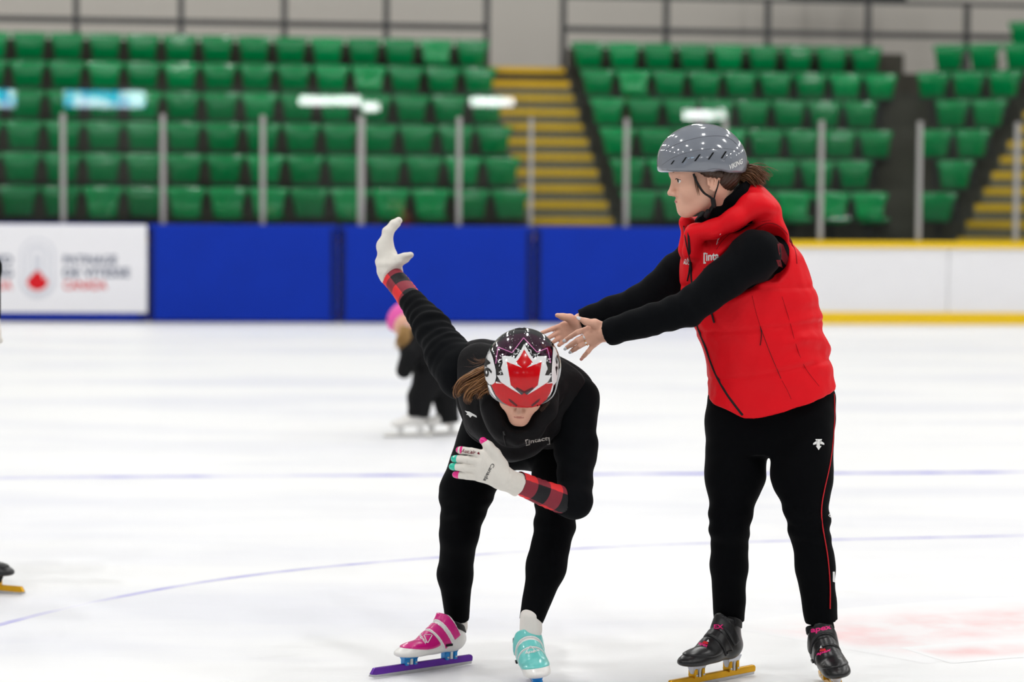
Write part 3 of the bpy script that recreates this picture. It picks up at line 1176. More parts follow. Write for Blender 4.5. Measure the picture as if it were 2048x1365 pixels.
def mat_led():
    m = bpy.data.materials.new('led_panel')
    m.use_nodes = True
    nt = m.node_tree
    b = nt.nodes['Principled BSDF']
    tc = nt.nodes.new('ShaderNodeTexCoord')
    n = nt.nodes.new('ShaderNodeTexNoise')
    n.inputs['Scale'].default_value = 1.6
    nt.links.new(tc.outputs['Object'], n.inputs['Vector'])
    rp = nt.nodes.new('ShaderNodeValToRGB')
    rp.color_ramp.elements[0].position = 0.46; rp.color_ramp.elements[0].color = lin((10, 150, 200)) + [1]
    rp.color_ramp.elements[1].position = 0.54; rp.color_ramp.elements[1].color = lin((210, 240, 255)) + [1]
    nt.links.new(n.outputs['Fac'], rp.inputs[0])
    nt.links.new(rp.outputs[0], b.inputs['Emission Color'])
    nt.links.new(rp.outputs[0], b.inputs['Base Color'])
    b.inputs['Emission Strength'].default_value = 42.0
    return m


M['led'] = mat_led()


def wall_panel(name, x0, x1, y0, y1, m, label, cat, group=None):
    a, b = mirror_pt(x0, y0), mirror_pt(x1, y1)
    c = (a + b) / 2
    V, F = box_vf(c, (abs(b[0] - a[0]), 0.06, abs(b[2] - a[2])))
    o = mk(name, V - c, F, m, smooth=False)
    o.location = c; ORI[o.name] = Vector(c)
    return tag(o, label, cat, group)


wall_panel('led_board', 127, 289, 182, 215, 'led', 'long cyan and white lit sign mirrored in the rink glass', 'sign')
wall_panel('led_board', -60, 30, 180, 214, 'led', 'cyan lit sign mirrored in the glass at the left edge', 'sign')
for x0, x1, y0, y1, t in ((599, 664, 194, 209, 'first'), (668, 723, 194, 209, 'second'), (724, 757, 206, 221, 'third'), (942, 1026, 196, 211, 'fourth'), (1368, 1430, 222, 238, 'fifth'), (1439, 1451, 220, 238, 'sixth')):
    wall_panel('strip_lamp', x0, x1, y0, y1, 'lamp_white', 'white strip lamp mirrored in the rink glass, %s from the left' % t, 'lamp', 'strip lamps mirrored in the glass')

# ================================================================ people
def P3(*a):
    return np.array(px(*a), dtype=np.float64)


def unit(v):
    v = np.asarray(v, dtype=float)
    return v / np.linalg.norm(v)


def head_frame(F, roll=0.0):
    """forward, left, up of a head that faces F"""
    F = unit(F)
    L = unit(np.cross([0, 0, 1.0], F))
    U = np.cross(F, L)
    c, s = math.cos(roll), math.sin(roll)
    return F, L * c + U * s, U * c - L * s


class Head:
    def __init__(s, C, F, roll=0.0, k=1.0):
        s.C = np.asarray(C, dtype=float); s.k = k
        s.F, s.L, s.U = head_frame(F, roll)
        s.ax = np.array([s.F, s.L, s.U])

    def p(s, f, l, u):
        return s.C + s.k * (s.F * f + s.L * l + s.U * u)

    def build(s, S):
        k = s.k; p = s.p
        E = lambda c, r: ell(c, [q * k for q in r], s.ax)
        S.add(E(p(-.012, 0, .03), (.096, .075, .092)), .02)
        S.add(E(p(.028, 0, -.030), (.064, .060, .074)), .03)
        S.add(E(p(.045, 0, .022), (.052, .056, .05)), .02)              # forehead
        for q in (-1, 1):
            S.add(cap(p(-.005, q * .052, -.052), p(.066, q * .012, -.092), .018 * k, .016 * k), .03)
            S.add(E(p(.058, q * .036, -.036), (.030, .024, .028)), .02)   # cheek
            S.add(cap(p(.088, q * .012, .018), p(.074, q * .044, .016), .009 * k, .008 * k), .014)  # brow ridge
        S.add(cap(p(.081, -.007, -.0925), p(.081, .007, -.0925), .0175 * k), .02)   # chin
        S.add(E(p(.070, 0, -.066), (.026, .030, .026)), .02)               # muzzle
        S.add(cap(p(.087, 0, .006), p(.1055, 0, -.031), .0070 * k, .0090 * k), .010)  # nose
        S.add(E(p(.1095, 0, -.0345), (.0095, .0100, .0088)), .006)
        for q in (-1, 1):
            S.add(E(p(.098, q * .0120, -.0395), (.011, .0070, .0076)), .006)
            S.add(E(p(.101, q * .031, -.003), (.018, .017, .013)), .010, 's')   # eye socket
            S.add(cap(p(.086, q * .020, .0045), p(.080, q * .043, .003), .0055 * k), .004)   # upper lid
            S.add(cap(p(.083, q * .022, -.0115), p(.078, q * .041, -.011), .005 * k), .005)   # lower lid
            S.add(E(p(-.004, q * .068, -.026), (.016, .010, .024)), .008)   # root of the ear
        S.add(cap(p(.0925, -.016, -.0625), p(.0925, .016, -.0625), .0056 * k), .006)     # lips
        S.add(cap(p(.0950, -.005, -.0615), p(.0950, .005, -.0615), .0050 * k), .006)
        S.add(cap(p(.0910, -.013, -.0735), p(.0910, .013, -.0735), .0060 * k), .006)

    def details(s, body, lip='lip'):
        k = s.k; p = s.p
        for q in (-1, 1):
            V, F = polygonise(Shape().add(ell(p(.0755, q * .0325, -.0035), [.0130 * k] * 3)), .0022)
            e = mk('eye', V, F, 'eye_white', body)
            V, F = polygonise(Shape().add(ell(p(.0845, q * .0345, -.0030), (.0052 * k, .0062 * k, .0062 * k), s.ax)), .0012)
            mk('iris', V, F, 'iris', e)
            pts = [p(.0925, q * .013, .0185), p(.0915, q * .026, .0225), p(.083, q * .040, .0205), p(.073, q * .050, .015)]
            V, F = tube_vf(spline(pts, 14), np.interp(np.linspace(0, 1, 14), [0, .3, 1], [.0030, .0040, .0014]) * k, 6, 1.0)
            mk('eyebrow', V, F, 'brow', body)
            pts = [p(.0895, q * .019, .0015), p(.0895, q * .030, .0035), p(.0815, q * .046, -.001)]
            V, F = tube_vf(spline(pts, 12), .0015 * k, 5)
            mk('lashes', V, F, 'hair_dark', body)
        for q in (-1, 1):
            R = Shape()
            R.add(ell(p(-.005, q * .0755, -.024), (.0165 * k, .0065 * k, .0270 * k), s.ax), .004)
            R.add(ell(p(-.002, q * .0835, -.025), (.0110 * k, .0085 * k, .0180 * k), s.ax), .003, 's')
            ring = [p(.010, q * .077, -.018), p(.008, q * .079, -.004), p(-.005, q * .081, .0025), p(-.018, q * .083, -.006), p(-.022, q * .083, -.022), p(-.015, q * .080, -.039), p(-.002, q * .076, -.050), p(.008, q * .074, -.045)]
            R.chain(ring, [r_ * k for r_ in (.0026, .0032, .0036, .0038, .0036, .0036, .0056, .0036)], .002, .002)
            R.chain([p(-.008, q * .081, -.008), p(-.0125, q * .0805, -.022), p(-.006, q * .078, -.036)], [.0024 * k] * 3, .003, .002)
            R.add(cap(p(.009, q * .077, -.024), p(.010, q * .077, -.031), .0042 * k), .003)
            grow('ear', R, .0014, 'skin', body, keep=False)
        L = Shape()
        L.add(cap(p(.0958, -.012, -.0632), p(.0958, .012, -.0632), .0046 * k), .004)
        L.add(cap(p(.0980, -.004, -.0622), p(.0980, .004, -.0622), .0042 * k), .004)
        L.add(cap(p(.0950, -.009, -.0725), p(.0950, .009, -.0725), .0047 * k), .0)
        grow('lips', L, .0014, lip, body, keep=False)


def arm_cut(p, a, b):
    """half space that removes what lies past p along a -> b"""
    return half(p, unit(np.asarray(b) - np.asarray(a)))


def strands(name, roots, n, rng, spread, r, material, parent, seg=14, wave=0.0, flyaway=0.0):
    """bundle of tapered hair strands that follow a guide given as points with widths"""
    G = spline([g[:3] for g in roots], seg)
    Wd = np.interp(np.linspace(0, 1, seg), np.linspace(0, 1, len(roots)), [g[3] for g in roots])
    T, N, B = frames(G)
    parts = []
    for i in range(n):
        a = rng.uniform(0, 2 * math.pi); q = math.sqrt(rng.random())
        ph = rng.uniform(0, 6.28); end = rng.uniform(0.6, 1.0)
        m = max(5, int(seg * end))
        pts = []
        fl = rng.gauss(0, 1) * flyaway; fl2 = rng.gauss(0, 1) * flyaway
        for j in range(m):
            t = j / (seg - 1)
            w = Wd[j] * q * (1 + 0.15 * math.sin(ph + 5 * t))
            o = N[j] * math.cos(a + 1.2 * t) * w + B[j] * math.sin(a + 1.2 * t) * w
            o = o + N[j] * (wave * math.sin(ph + 13 * t)) + N[j] * fl * t * t + B[j] * fl2 * t * t
            pts.append(G[j] + o)
        rr = np.interp(np.linspace(0, 1, m), [0, .5, 1], [r, r, r * 0.25])
        parts.append(tube_vf(np.array(pts), rr, 4, 0.8, closed=False))
    V, F = join_vf(parts)
    return mk(name, V, F, material, parent)


# ---------------------------------------------------------------- skates
def skate(parent, centre, fwd, boot_m, cover_m, strap_m, trim_m, cup_m, tube_m, style, lean=0.0, scale=1.0, cuff_m='black_strap', res=.0033, simple=False, drop=.026, zs=.95, bx=0.0, mx=0.0, top0=.222):
    """short-track skate; centre = middle of the blade edge on the ice, fwd = where the toe points"""
    f = unit([fwd[0], fwd[1], 0]); l = np.array([-f[1], f[0], 0.0]); u = np.array([0, 0, 1.0])
    u2 = u * math.cos(lean) + l * math.sin(lean); l2 = l * math.cos(lean) - u * math.sin(lean)
    A = np.array([f, l2, u2]) ; c = np.asarray([centre[0], centre[1], centre[2] if len(centre) > 2 else 0.0], dtype=float)
    k = scale
    W0 = lambda x, y, z: c + k * (A[0] * x + A[1] * y + A[2] * z)
    W = lambda x, y, z: W0(x + bx, y, .088 - drop + (z - .088) * zs)      # boot space
    E = lambda p, r: ell(W(*p), [r[0] * k, r[1] * k, r[2] * k * zs], A)

    def boot_shape(off=0.0, top=top0):
        S = Shape()
        S.add(E((-.078, 0, .135), (.046 + off, .034 + off, .040 + off)), .02)
        S.add(E((-.030, 0, .128), (.060 + off, .031 + off, .034 + off)), .03)
        S.add(E((.045, .004, .116), (.072 + off, .043 + off, .030 + off)), .03)
        S.add(E((.098, .004, .107), (.052 + off, .040 + off, .025 + off)), .02)
        S.add(cap(W(.012, 0, .140), W(-.045, 0, .185), (.030 + off) * k, (.034 + off) * k), .03)
        S.add(cap(W(-.068, 0, .145), W(-.070, 0, .235), (.037 + off) * k, (.040 + off) * k), .025)
        S.add(half(W(-.07, 0, top), A[2] * 0.92 - A[0] * 0.39), .006, 'i')
        S.add(half(W(0, 0, .088), -A[2] * 0.99 + A[0] * 0.04), .012, 'i')
        return S
    boot = grow('skate', boot_shape(), res, boot_m, parent)
    # padded cuff round the ankle
    S = boot_shape(0.004, top0 + .008)
    S.add(half(W(-.07, 0, top0 - .018), -A[2] * 0.92 + A[0] * 0.39), .004, 'i')
    S.add(half(W(-.055, 0, .2), A[0]), .004, 'i')
    grow('cuff', S, res, cuff_m, boot, keep=False)
    if not simple:
        # coloured toe cover
        S = boot_shape(0.0035)
        S.add(E((.048, .003, .146), (.084, .052, .047)), .003, 'i')
        S.add(half(W(.010, 0, .15), -A[0] * 0.88 + A[2] * 0.47), .003, 'i')
        grow('toe_cover', S, .0025, cover_m, boot)
        cov = BV[boot.children[-1].name] if boot.children[-1].name in BV else None
        # two straps across the instep
        for x, z, wd in ((-.010, .160, .0145), (-.042, .190, .0135)):
            n = unit(A[0] * 0.86 - A[2] * 0.50)
            for off, w2, m, nm in ((.0048, wd, strap_m, 'strap'), (.0036, wd + .0028, trim_m, 'strap_edge')):
                S = boot_shape(off, top0 + .022)
                S.add(half(W(x, 0, z) + n * w2 * k, n), .001, 'i')
                S.add(half(W(x, 0, z) - n * w2 * k, -n), .001, 'i')
                S.add(half(W(x - .02, 0, z - .040), -(A[0] * 0.5 + A[2] * 0.87)), .001, 'i')
                grow(nm, S, .0025, m, boot, keep=(nm == 'strap'))
            # buckle on the outer side
            for sy in (1, -1):
                V, F = box_vf(W(x - .018, sy * (.0385 + .006 * (x > -.03)), z - .034), (.026 * k, .006 * k, .007 * k), A)
                mk('buckle', V, F, trim_m if style == 'black' else 'black_strap', boot, smooth=False)
    # cups, tube and steel
    sole = .088 - drop
    for x, top in ((.072 + mx, sole + .006), (-.085 + mx, sole + .012)):
        V = []
        for z, ww, dd in ((.030, .040, .014), (.030 + (top - .030) * .5, .048, .022), (top + .004, .060, .040)):
            for sx, sy in ((-1, -1), (1, -1), (1, 1), (-1, 1)):
                V.append(W0(x + sx * ww / 2, sy * dd / 2, z))
        F = [(3, 2, 1, 0), (8, 9, 10, 11)]
        for j in (0, 4):
            for i in range(4):
                F.append((j + i, j + (i + 1) % 4, j + 4 + (i + 1) % 4, j + 4 + i))
        cup = mk('blade_mount', V, F, cup_m, boot, smooth=False)
        bevel(cup, .003)
        V, F = box_vf(W0(x, 0, .030 + (top - .03) * .35), (.009 * k, .028 * k, (top - .03) * .7 * k), A)
        mk('mount_slot', V, F, 'white_print' if style != 'black' else 'steel', boot, smooth=False)
        for sx in (-1, 1):
            V, F = box_vf(W0(x + sx * .016, 0, .030 + (top - .03) * .3), (.012 * k, .030 * k, (top - .03) * .75 * k), A)
            bevel(mk('mount_foot', V, F, tube_m if style == 'black' else cup_m, boot, smooth=False), .002)
            V, F = tube_vf([W0(x + sx * .016, -.018, .036), W0(x + sx * .016, .018, .036)], .003 * k, 8)
            mk('bolt', V, F, 'silver', boot)

    def bar(name, prof, t, m):
        V = [W0(x, sy * t, z) for sy in (-1, 1) for x, z in prof]
        n = len(prof)
        F = [tuple(range(n)), tuple(range(2 * n - 1, n - 1, -1))] + [(i, n + i, n + (i + 1) % n, (i + 1) % n) for i in range(n)]
        return mk(name, V, F, m, boot, smooth=False)
    bevel(bar('blade_tube', [(-.194, .026), (-.192, .012), (.185, .011), (.203, .014), (.190, .033), (-.188, .033)], .0070, tube_m), .0025)
    bar('blade', [(-.194, .015), (-.192, .003), (-.10, .0006), (.10, .0006), (.19, .003), (.209, .009), (.205, .015)], .0012, 'steel')
    return boot


def finger(S, pts, r0, r1, k=.006):
    S.chain(pts, list(np.linspace(r0, r1, len(pts))), k, .003)


def lerp(a, b, t):
    return np.asarray(a) * (1 - t) + np.asarray(b) * t


def mid_bend(a, b, out, amt, t=0.5):
    return lerp(a, b, t) + np.asarray(out) * amt


CAMV = np.array([0, -1.0, 0])      # towards the viewer

# ================================================================ the coach in the red vest
base = Vector((P3(1545, 800, 7.40)[0], 7.36, 0))
hd = Head(P3(1408, 347, 7.28), (-.965, -.13, -.225), 0.0, 1.03)
nk = P3(1462, 452, 7.35)
shL, shR = P3(1511, 510, 7.20), P3(1412, 505, 7.50)
elL, wrL = P3(1375, 618, 7.17), P3(1214, 667, 7.27)
elR, wrR = P3(1285, 604, 7.50), P3(1162, 643, 7.53)
hpL, hpR = P3(1603, 835, 7.36), P3(1478, 838, 7.44)
knL, knR = P3(1617, 1045, 7.26), P3(1459, 1050, 7.37)
anL, anR = P3(1643, 1238, 7.29), P3(1458, 1236, 7.43)
pel, chest = P3(1545, 800, 7.40), P3(1483, 560, 7.36)

S = Shape()
hd.build(S)
S.add(cap(hd.p(-.022, 0, -.055), nk, .050, .055), .025)
S.add(cap(nk, chest, .06, .10), .04)
S.add(cap(chest, pel, .10, .11), .04)
for sh, el, wr in ((shL, elL, wrL), (shR, elR, wrR)):
    S.chain([lerp(chest, sh, .55), sh, el, wr], [.06, .045, .034, .027], .03)
for hp, kn, an in ((hpL, knL, anL), (hpR, knR, anR)):
    S.chain([hp, kn, lerp(kn, an, .35), an, an - np.array([0, 0, .05])], [.07, .045, .042, .030, .028], .04)
# near hand, back of the hand to the viewer
H = lambda x, y, d: P3(x, y, d)
kL = [H(1179, 657, 7.300), H(1178, 669, 7.296), H(1181, 681, 7.298), H(1187, 690, 7.305)]
tL = [H(1131, 680, 7.335), H(1133, 696, 7.335), H(1143, 703, 7.335), H(1165, 716, 7.325)]
mL = [H(1155, 665, 7.300), H(1155, 681, 7.300), H(1160, 692, 7.302), H(1176, 704, 7.305)]
for i in range(4):
    S.add(cap(lerp(wrL, kL[i], .15), kL[i], .0125, .0100), .012)
    finger(S, [kL[i], mL[i], lerp(mL[i], tL[i], .55) + CAMV * .001, tL[i]], [.0090, .0092, .0088, .0078][i], [.0066, .0068, .0066, .0060][i], .004)
S.chain([H(1207, 655, 7.285), H(1190, 647, 7.275), H(1172, 644, 7.272), H(1159, 637.5, 7.275)], [.016, .0118, .0095, .0068], .012)
# far hand, palm to the viewer
kR = [H(1127, 650, 7.525), H(1125, 661, 7.522), H(1127, 671, 7.522), H(1130, 680, 7.525)]
tR = [H(1084, 666, 7.50), H(1094, 678, 7.50), H(1106, 685, 7.50), H(1118, 691, 7.50)]
for i in range(4):
    S.add(cap(lerp(wrR, kR[i], .2), kR[i], .0135, .0105), .014)
    finger(S, [kR[i], mid_bend(kR[i], tR[i], CAMV, -.004), tR[i]], .0088, .0064, .004)
S.chain([H(1150, 645, 7.51), H(1140, 637, 7.495), H(1126, 634, 7.49), H(1114, 631, 7.49)], [.017, .0125, .0095, .0070], .012)
coach = grow('person', S, .0030, 'skin', origin=base, keep=False)
tag(coach, 'person standing in a red hooded vest and grey helmet, reaching out both hands', 'person')
hd.details(coach)

# nails and rings
for i, (a, m) in enumerate(((tL[0], 'nail'), (tL[1], 'nail'), (tL[2], 'nail'), (tL[3], 'nail_bare'), (H(1159, 637.5, 7.275), 'nail'))):
    pr = [lerp(mL[j], tL[j], .5) for j in range(4)] + [H(1172, 644, 7.272)]
    f = unit(a - pr[i]); n = unit(CAMV - f * np.dot(CAMV, f)); l = np.cross(f, n)
    c = a + n * .0052 + f * .0015
    V, F = polygonise(Shape().add(ell(c, (.0085, .0052, .0022), np.array([f, l, n]))), .0011)
    mk('fingernail', V, F, m, coach)
for i, m in ((1, 'silver'), (2, 'gold')):
    c = lerp(kL[i], mL[i], .42); f = unit(mL[i] - kL[i]); n = unit(CAMV - f * np.dot(CAMV, f)); l = np.cross(f, n)
    a = np.linspace(0, 2 * math.pi, 20)
    V, F = tube_vf([c + .0100 * (math.cos(t) * n + math.sin(t) * l) for t in a], .0011, 6)
    rg = mk('ring', V, F, m, coach)
    V, F = polygonise(Shape().add(ell(c + n * .0112, (.0034, .0034, .0024), np.array([f, l, n]))), .0010)
    mk('gem', V, F, 'white_gloss', rg)

# black jersey: arms, shoulders and collar
def folds(P, p, q, amp, freq, seed):
    ax_ = unit(q - p).astype(np.float32)
    t = (P - p.astype(np.float32)) @ ax_
    return amp * np.sin(t * freq + 2.2 * wob(P, 22, seed)) * (0.5 + 0.5 * wob(P, 13, seed + 5))


S = Shape()
S.chain([lerp(chest, shL, .5), shL, lerp(shL, elL, .45), elL, lerp(elL, wrL, .5)], [.07, .072, .059, .052, .047], .03, .02)
S.add(flatcap(lerp(elL, wrL, .5), wrL, .047, .040), .01)
S.chain([lerp(chest, shR, .5), shR, lerp(shR, elR, .45), elR, lerp(elR, wrR, .5)], [.085, .074, .062, .052, .046], .03, .02)
S.add(flatcap(lerp(elR, wrR, .5), wrR, .046, .038), .01)
S.add(cap(chest, P3(1500, 640, 7.37), .11, .12), .05)
S.add(ell(P3(1552, 512, 7.35), (.054, .095, .080)), .006)
cn = v3(unit([-.62, -.05, .78])); cp = v3(P3(1400, 434, 7.28))
for a_, b_, r1, r2 in ((P3(1478, 455, 7.34), P3(1462, 392, 7.31), .078, .070), (P3(1440, 470, 7.34), P3(1425, 425, 7.31), .07, .058)):
    f0, b0 = cap(a_, b_, r1, r2)
    S.add(((lambda P, f0=f0: np.maximum(f0(P), (P - cp) @ cn)), b0), .015)
S.disp(lambda P: folds(P, elL, wrL, .0030, 95, 3) + .0022 * wob(P, 48, 9))
jersey = grow('jersey', S, .0045, 'black_knit', coach)
# trousers
S = Shape()
zz = [P3(1500, y, 7.4)[2] for y in (905, 870, 830, 790, 740)]
xs = [P3(x, 800, 7.4)[0] for x in (1541, 1541, 1542, 1545, 1545)]
S.add(loft((0, 0, 0), np.eye(3), zz, xs, [7.41] * 5, [.150, .188, .199, .196, .17], [.105, .120, .128, .13, .12], cut=False), .02)
S.chain([P3(1604, 850, 7.37), P3(1604, 950, 7.32), knL, P3(1630, 1130, 7.275)], [.100, .092, .0605, .0585], .03, .02)
S.add(flatcap(P3(1630, 1130, 7.275), anL + np.array([0, 0, -.008]), .0585, .050), .02)
S.chain([P3(1476, 850, 7.44), P3(1470, 950, 7.41), knR, P3(1458, 1130, 7.40)], [.098, .091, .0595, .056], .03, .02)
S.add(flatcap(P3(1458, 1130, 7.40), anR + np.array([0, 0, -.008]), .056, .048), .02)
S.disp(lambda P: .0022 * wob(P, 40, 21) + .0030 * np.sin(P[:, 2] * 105 + 3 * wob(P, 20, 4)) * np.exp(-((P[:, 2] - .50) / .06) ** 2))
trousers = grow('trousers', S, .0045, 'black_pants', coach)
bvt = BV[trousers.name]
line_on('side_stripe', bvt, [(1668, 785), (1669, 840), (1662, 920), (1645, 1000), (1644, 1045), (1655, 1110), (1660, 1170), (1660, 1222)], .0055, 'red_print', trousers, .0, 60, .35)
lg = lambda cx, cy, s: [[(cx + x * s, cy + y * s) for x, y in poly] for poly in (
    [(-.22, -1), (.22, -1), (.22, .25), (.5, .25), (0, 1), (-.5, .25), (-.22, .25)], [(-.6, -1), (.6, -1), (.5, -.7), (-.5, -.7)],
    [(-.28, -.62), (-.28, -.1), (-1, .05), (-1, -.25), (-.6, -.55)], [(.28, -.62), (.28, -.1), (1, .05), (1, -.25), (.6, -.55)])]
decal('logo', lg(1637, 890, 11), bvt, 'white_print', trousers, .0012, 8)
decal('logo', [[(1656, 1032), (1663, 1020), (1668, 1034)]], bvt, 'white_print', trousers, .0012, 8)
decal('logo', [[(1665, 1144), (1669, 1144), (1670, 1166), (1665, 1164)]], bvt, 'white_print', trousers, .0012, 8)

# red vest
S = Shape()
ys = (850, 790, 740, 690, 640, 590, 540, 500, 465)
L_ = (1418, 1420, 1418, 1404, 1382, 1362, 1357, 1364, 1392)
R_ = (1680, 1677, 1668, 1657, 1647, 1634, 1614, 1596, 1560)
zz = [P3(1500, y, 7.38)[2] for y in ys]
cx = [(P3(a, 600, 7.38)[0] + P3(b, 600, 7.38)[0]) / 2 for a, b in zip(L_, R_)]
ha = [(P3(b, 600, 7.38)[0] - P3(a, 600, 7.38)[0]) / 2 for a, b in zip(L_, R_)]
hb = [.158, .162, .163, .163, .162, .160, .150, .135, .10]
S.add(loft((0, 0, 0), np.eye(3), zz, cx, [7.40, 7.395, 7.39, 7.385, 7.38, 7.37, 7.36, 7.355, 7.35], ha, hb, cut=False), .02)
S.add(cap(P3(1425, 478, 7.46), P3(1535, 470, 7.26), .05, .048), .04)
# hood and collar rolled about the neck
S.chain([P3(1384, 505, 7.27), P3(1390, 466, 7.25), P3(1428, 458, 7.222), P3(1468, 440, 7.215), P3(1500, 414, 7.235), P3(1508, 395, 7.30), P3(1500, 395, 7.38), P3(1470, 425, 7.45), P3(1415, 450, 7.46), P3(1385, 452, 7.40)],
        [.028, .024, .026, .032, .036, .036, .036, .036, .035, .025], .03, .02)
S.add(ell(P3(1524, 412, 7.32), (.062, .122, .043), np.array([unit([.85, 0, -.53]), [0, 1, 0], unit([.53, 0, .85])])), .03)
S.add(cap(P3(1532, 432, 7.26), P3(1546, 474, 7.28), .028, .045), .03)
S.chain([P3(1374, 500, 7.33), P3(1373, 446, 7.34)], [.026, .020], .02)
S.chain([P3(1372, 446, 7.34), P3(1385, 452, 7.40)], [.020, .024], .02)
# openings: neck and armholes
S.add(cap(P3(1410, 335, 7.26), P3(1446, 415, 7.315), .085, .074), .006, 's')
S.add(cap(P3(1446, 415, 7.315), P3(1452, 475, 7.33), .074, .05), .006, 's')
S.add(ell(P3(1549, 508, 7.17), (.074, .155, .092)), .012, 's')
S.add(ell(P3(1395, 510, 7.58), (.075, .13, .085)), .012, 's')
S.add(cap(shL, lerp(shL, elL, .8), .084, .062), .012, 's')
# hem
pL, pF, pR = P3(1420, 801, 7.36), P3(1491, 843, 7.24), P3(1677, 777, 7.36)
for a_, b_ in ((pL, pF), (pF, pR)):
    nh = np.cross(b_ - a_, np.array([0, 1.0, .12])); nh = nh if nh[2] < 0 else -nh
    S.add(half(a_, nh), .004, 'i')


def quilt(P):
    out = .0045 * wob(P, 26, 31) + .0022 * wob(P, 70, 33)
    for y, sl in ((745, .18), (655, .10), (575, .0)):
        z0 = P3(1500, y, 7.25)[2]
        zl = P[:, 2] - z0 - sl * (P[:, 0] - .78)
        out = out + .0035 * np.exp(-(zl / .007) ** 2) * (P[:, 2] < P3(1500, 560, 7.3)[2] + .05)
    # creases across the back of the waist
    fx = np.clip((P[:, 0] - .78) / .15, 0, 1)
    out = out + .0058 * fx * np.sin(P[:, 2] * 95 + 2.5 * wob(P, 14, 8)) * np.exp(-((P[:, 2] - 1.06) / .10) ** 2)
    return out.astype(np.float32)


S.disp(quilt)
vest = grow('vest', S, .0042, 'red_shell', coach)
bvv = BV[vest.name]
line_on('front_zip', bvv, [(1377, 448), (1379, 500), (1384, 560), (1392, 640), (1410, 690), (1430, 745), (1455, 790), (1488, 834)], .0042, 'black_strap', vest, .0005, 60, .6)
line_on('collar_zip', bvv, [(1367, 450), (1373, 490), (1381, 524)], .0028, 'black_strap', vest, .0005, 24, .6)
line_on('zip_pull', bvv, [(1382, 524), (1380, 545), (1376, 564)], .0025, 'black_strap', vest, .004, 14, .6)
line_on('zip_pull', bvv, [(1424, 626), (1430, 646)], .0060, 'black_strap', vest, .004, 12, .5)
line_on('zip_pull', bvv, [(1410, 537), (1408, 545)], .0045, 'black_strap', vest, .004, 8, .5)
line_on('zip_pull', bvv, [(1520, 652), (1523, 668), (1520, 693)], .0022, 'black_strap', vest, .003, 14, .6)
line_on('pocket_zip', bvv, [(1521, 655), (1540, 706), (1563, 760)], .0017, 'ink', vest, .0, 30, .5)
line_on('seam_and_shade', bvv, [(1563, 590), (1580, 645), (1592, 690), (1610, 735), (1640, 775)], .0013, 'red_dark', vest, .0, 40, .5)
line_on('seam_and_shade', bvv, [(1504, 590), (1512, 625), (1521, 655)], .0013, 'red_dark', vest, .0, 24, .5)
line_on('seam_and_shade', bvv, [(1563, 760), (1575, 782), (1583, 800)], .0013, 'red_dark', vest, .0, 20, .5)
line_on('seam_and_shade', bvv, [(1432, 500), (1448, 478), (1478, 456), (1520, 444), (1562, 438)], .0016, 'red_dark', vest, .0, 40, .5)  # no stitching here: shadow line under the hood's lower edge, drawn as dark cord
jb = BV[jersey.name]
decal('plaid_panel', [[(1553, 482), (1566, 490), (1578, 520), (1572, 532), (1558, 512)], [(1552, 520), (1560, 520), (1566, 536), (1556, 532)]], jb, 'plaid_dark', jersey, .001, 6)
line_on('armhole_edge', bvv, [(1487, 512), (1494, 480), (1515, 455), (1543, 446), (1570, 462), (1590, 500), (1594, 530)], .0028, 'red_dark', vest, .0, 50, .6)
letter('lettering', '[inta', bvv, (1407, 528), (31, -3), (0, -22), 'white_print', vest, bold=.03)
letter('lettering', 'insurance', bvv, (1416, 536), (26, -3), (0, -4), 'white_print', vest)
letter('lettering', 'AUC', bvv, (1367, 529), (12, 1), (0, -8), 'white_print', vest, bold=.03)
decal('logo', [[(1369, 520), (1375, 515), (1378, 521)]], bvv, 'white_print', vest, .001, 6)
for a in (0, 3, 6):
    line_on('reflective_mark', bvv, [(1442 - a * .8, 466 + a * 3), (1436 - a * .5, 478 + a * 2), (1433, 490)], .0008, 'white_print', vest, .0005, 10)
# grey helmet
hp_ = Head(P3(1402, 322, 7.28), (-.985, -.05, -.10), 0.0, 1.0)
E = lambda c, r: ell(c, r, hp_.ax)
S = Shape()
S.add(E(hp_.p(0, 0, .002), (.133, .108, .110)), .02)
S.add(E(hp_.p(-.058, 0, -.018), (.072, .094, .066)), .03)
S.add(E(hp_.p(.062, 0, -.020), (.062, .090, .040)), .02)
S.add(half(hp_.p(0, 0, -.036), -hp_.U + hp_.F * .11), .010, 'i')
S.add(cap(hp_.p(-.040, -.2, -.062), hp_.p(-.040, .2, -.062), .024), .014, 's')
S.add(E(hp_.p(.0, 0, -.075), (.115, .090, .075)), .004, 's')
helm = grow('helmet', S, .0028, 'helmet_grey', coach)
bvh = BV[helm.name]
for x0, y0, x1, y1, w in ((1341, 329, 1347, 321, 3.0), (1363, 326, 1371, 314.5, 3.2), (1388, 322.5, 1398, 309, 3.6), (1415, 319.5, 1425, 305, 3.6), (1441, 317, 1450, 303, 3.8)):
    decal('vent', [[(x0, y0), (x0 + w, y0), (x1 + w, y1), (x1, y1)]], bvh, 'vent', helm, .0006, 4)
line_on('shell_groove', bvh, [(1325, 304), (1352, 289), (1390, 277), (1425, 272), (1455, 275), (1475, 290)], .0013, 'groove', helm, .0, 40, .5)
line_on('shell_groove', bvh, [(1322, 332), (1345, 316), (1380, 304), (1420, 298), (1460, 298), (1484, 306)], .0010, 'groove', helm, .0, 40, .5)
line_on('shell_groove', bvh, [(1330, 338), (1365, 342), (1400, 343), (1430, 337), (1447, 341)], .0010, 'groove', helm, .0, 30, .5)
line_on('shell_groove', bvh, [(1445, 323), (1453, 314), (1463, 303)], .0010, 'groove', helm, .0, 14, .5)
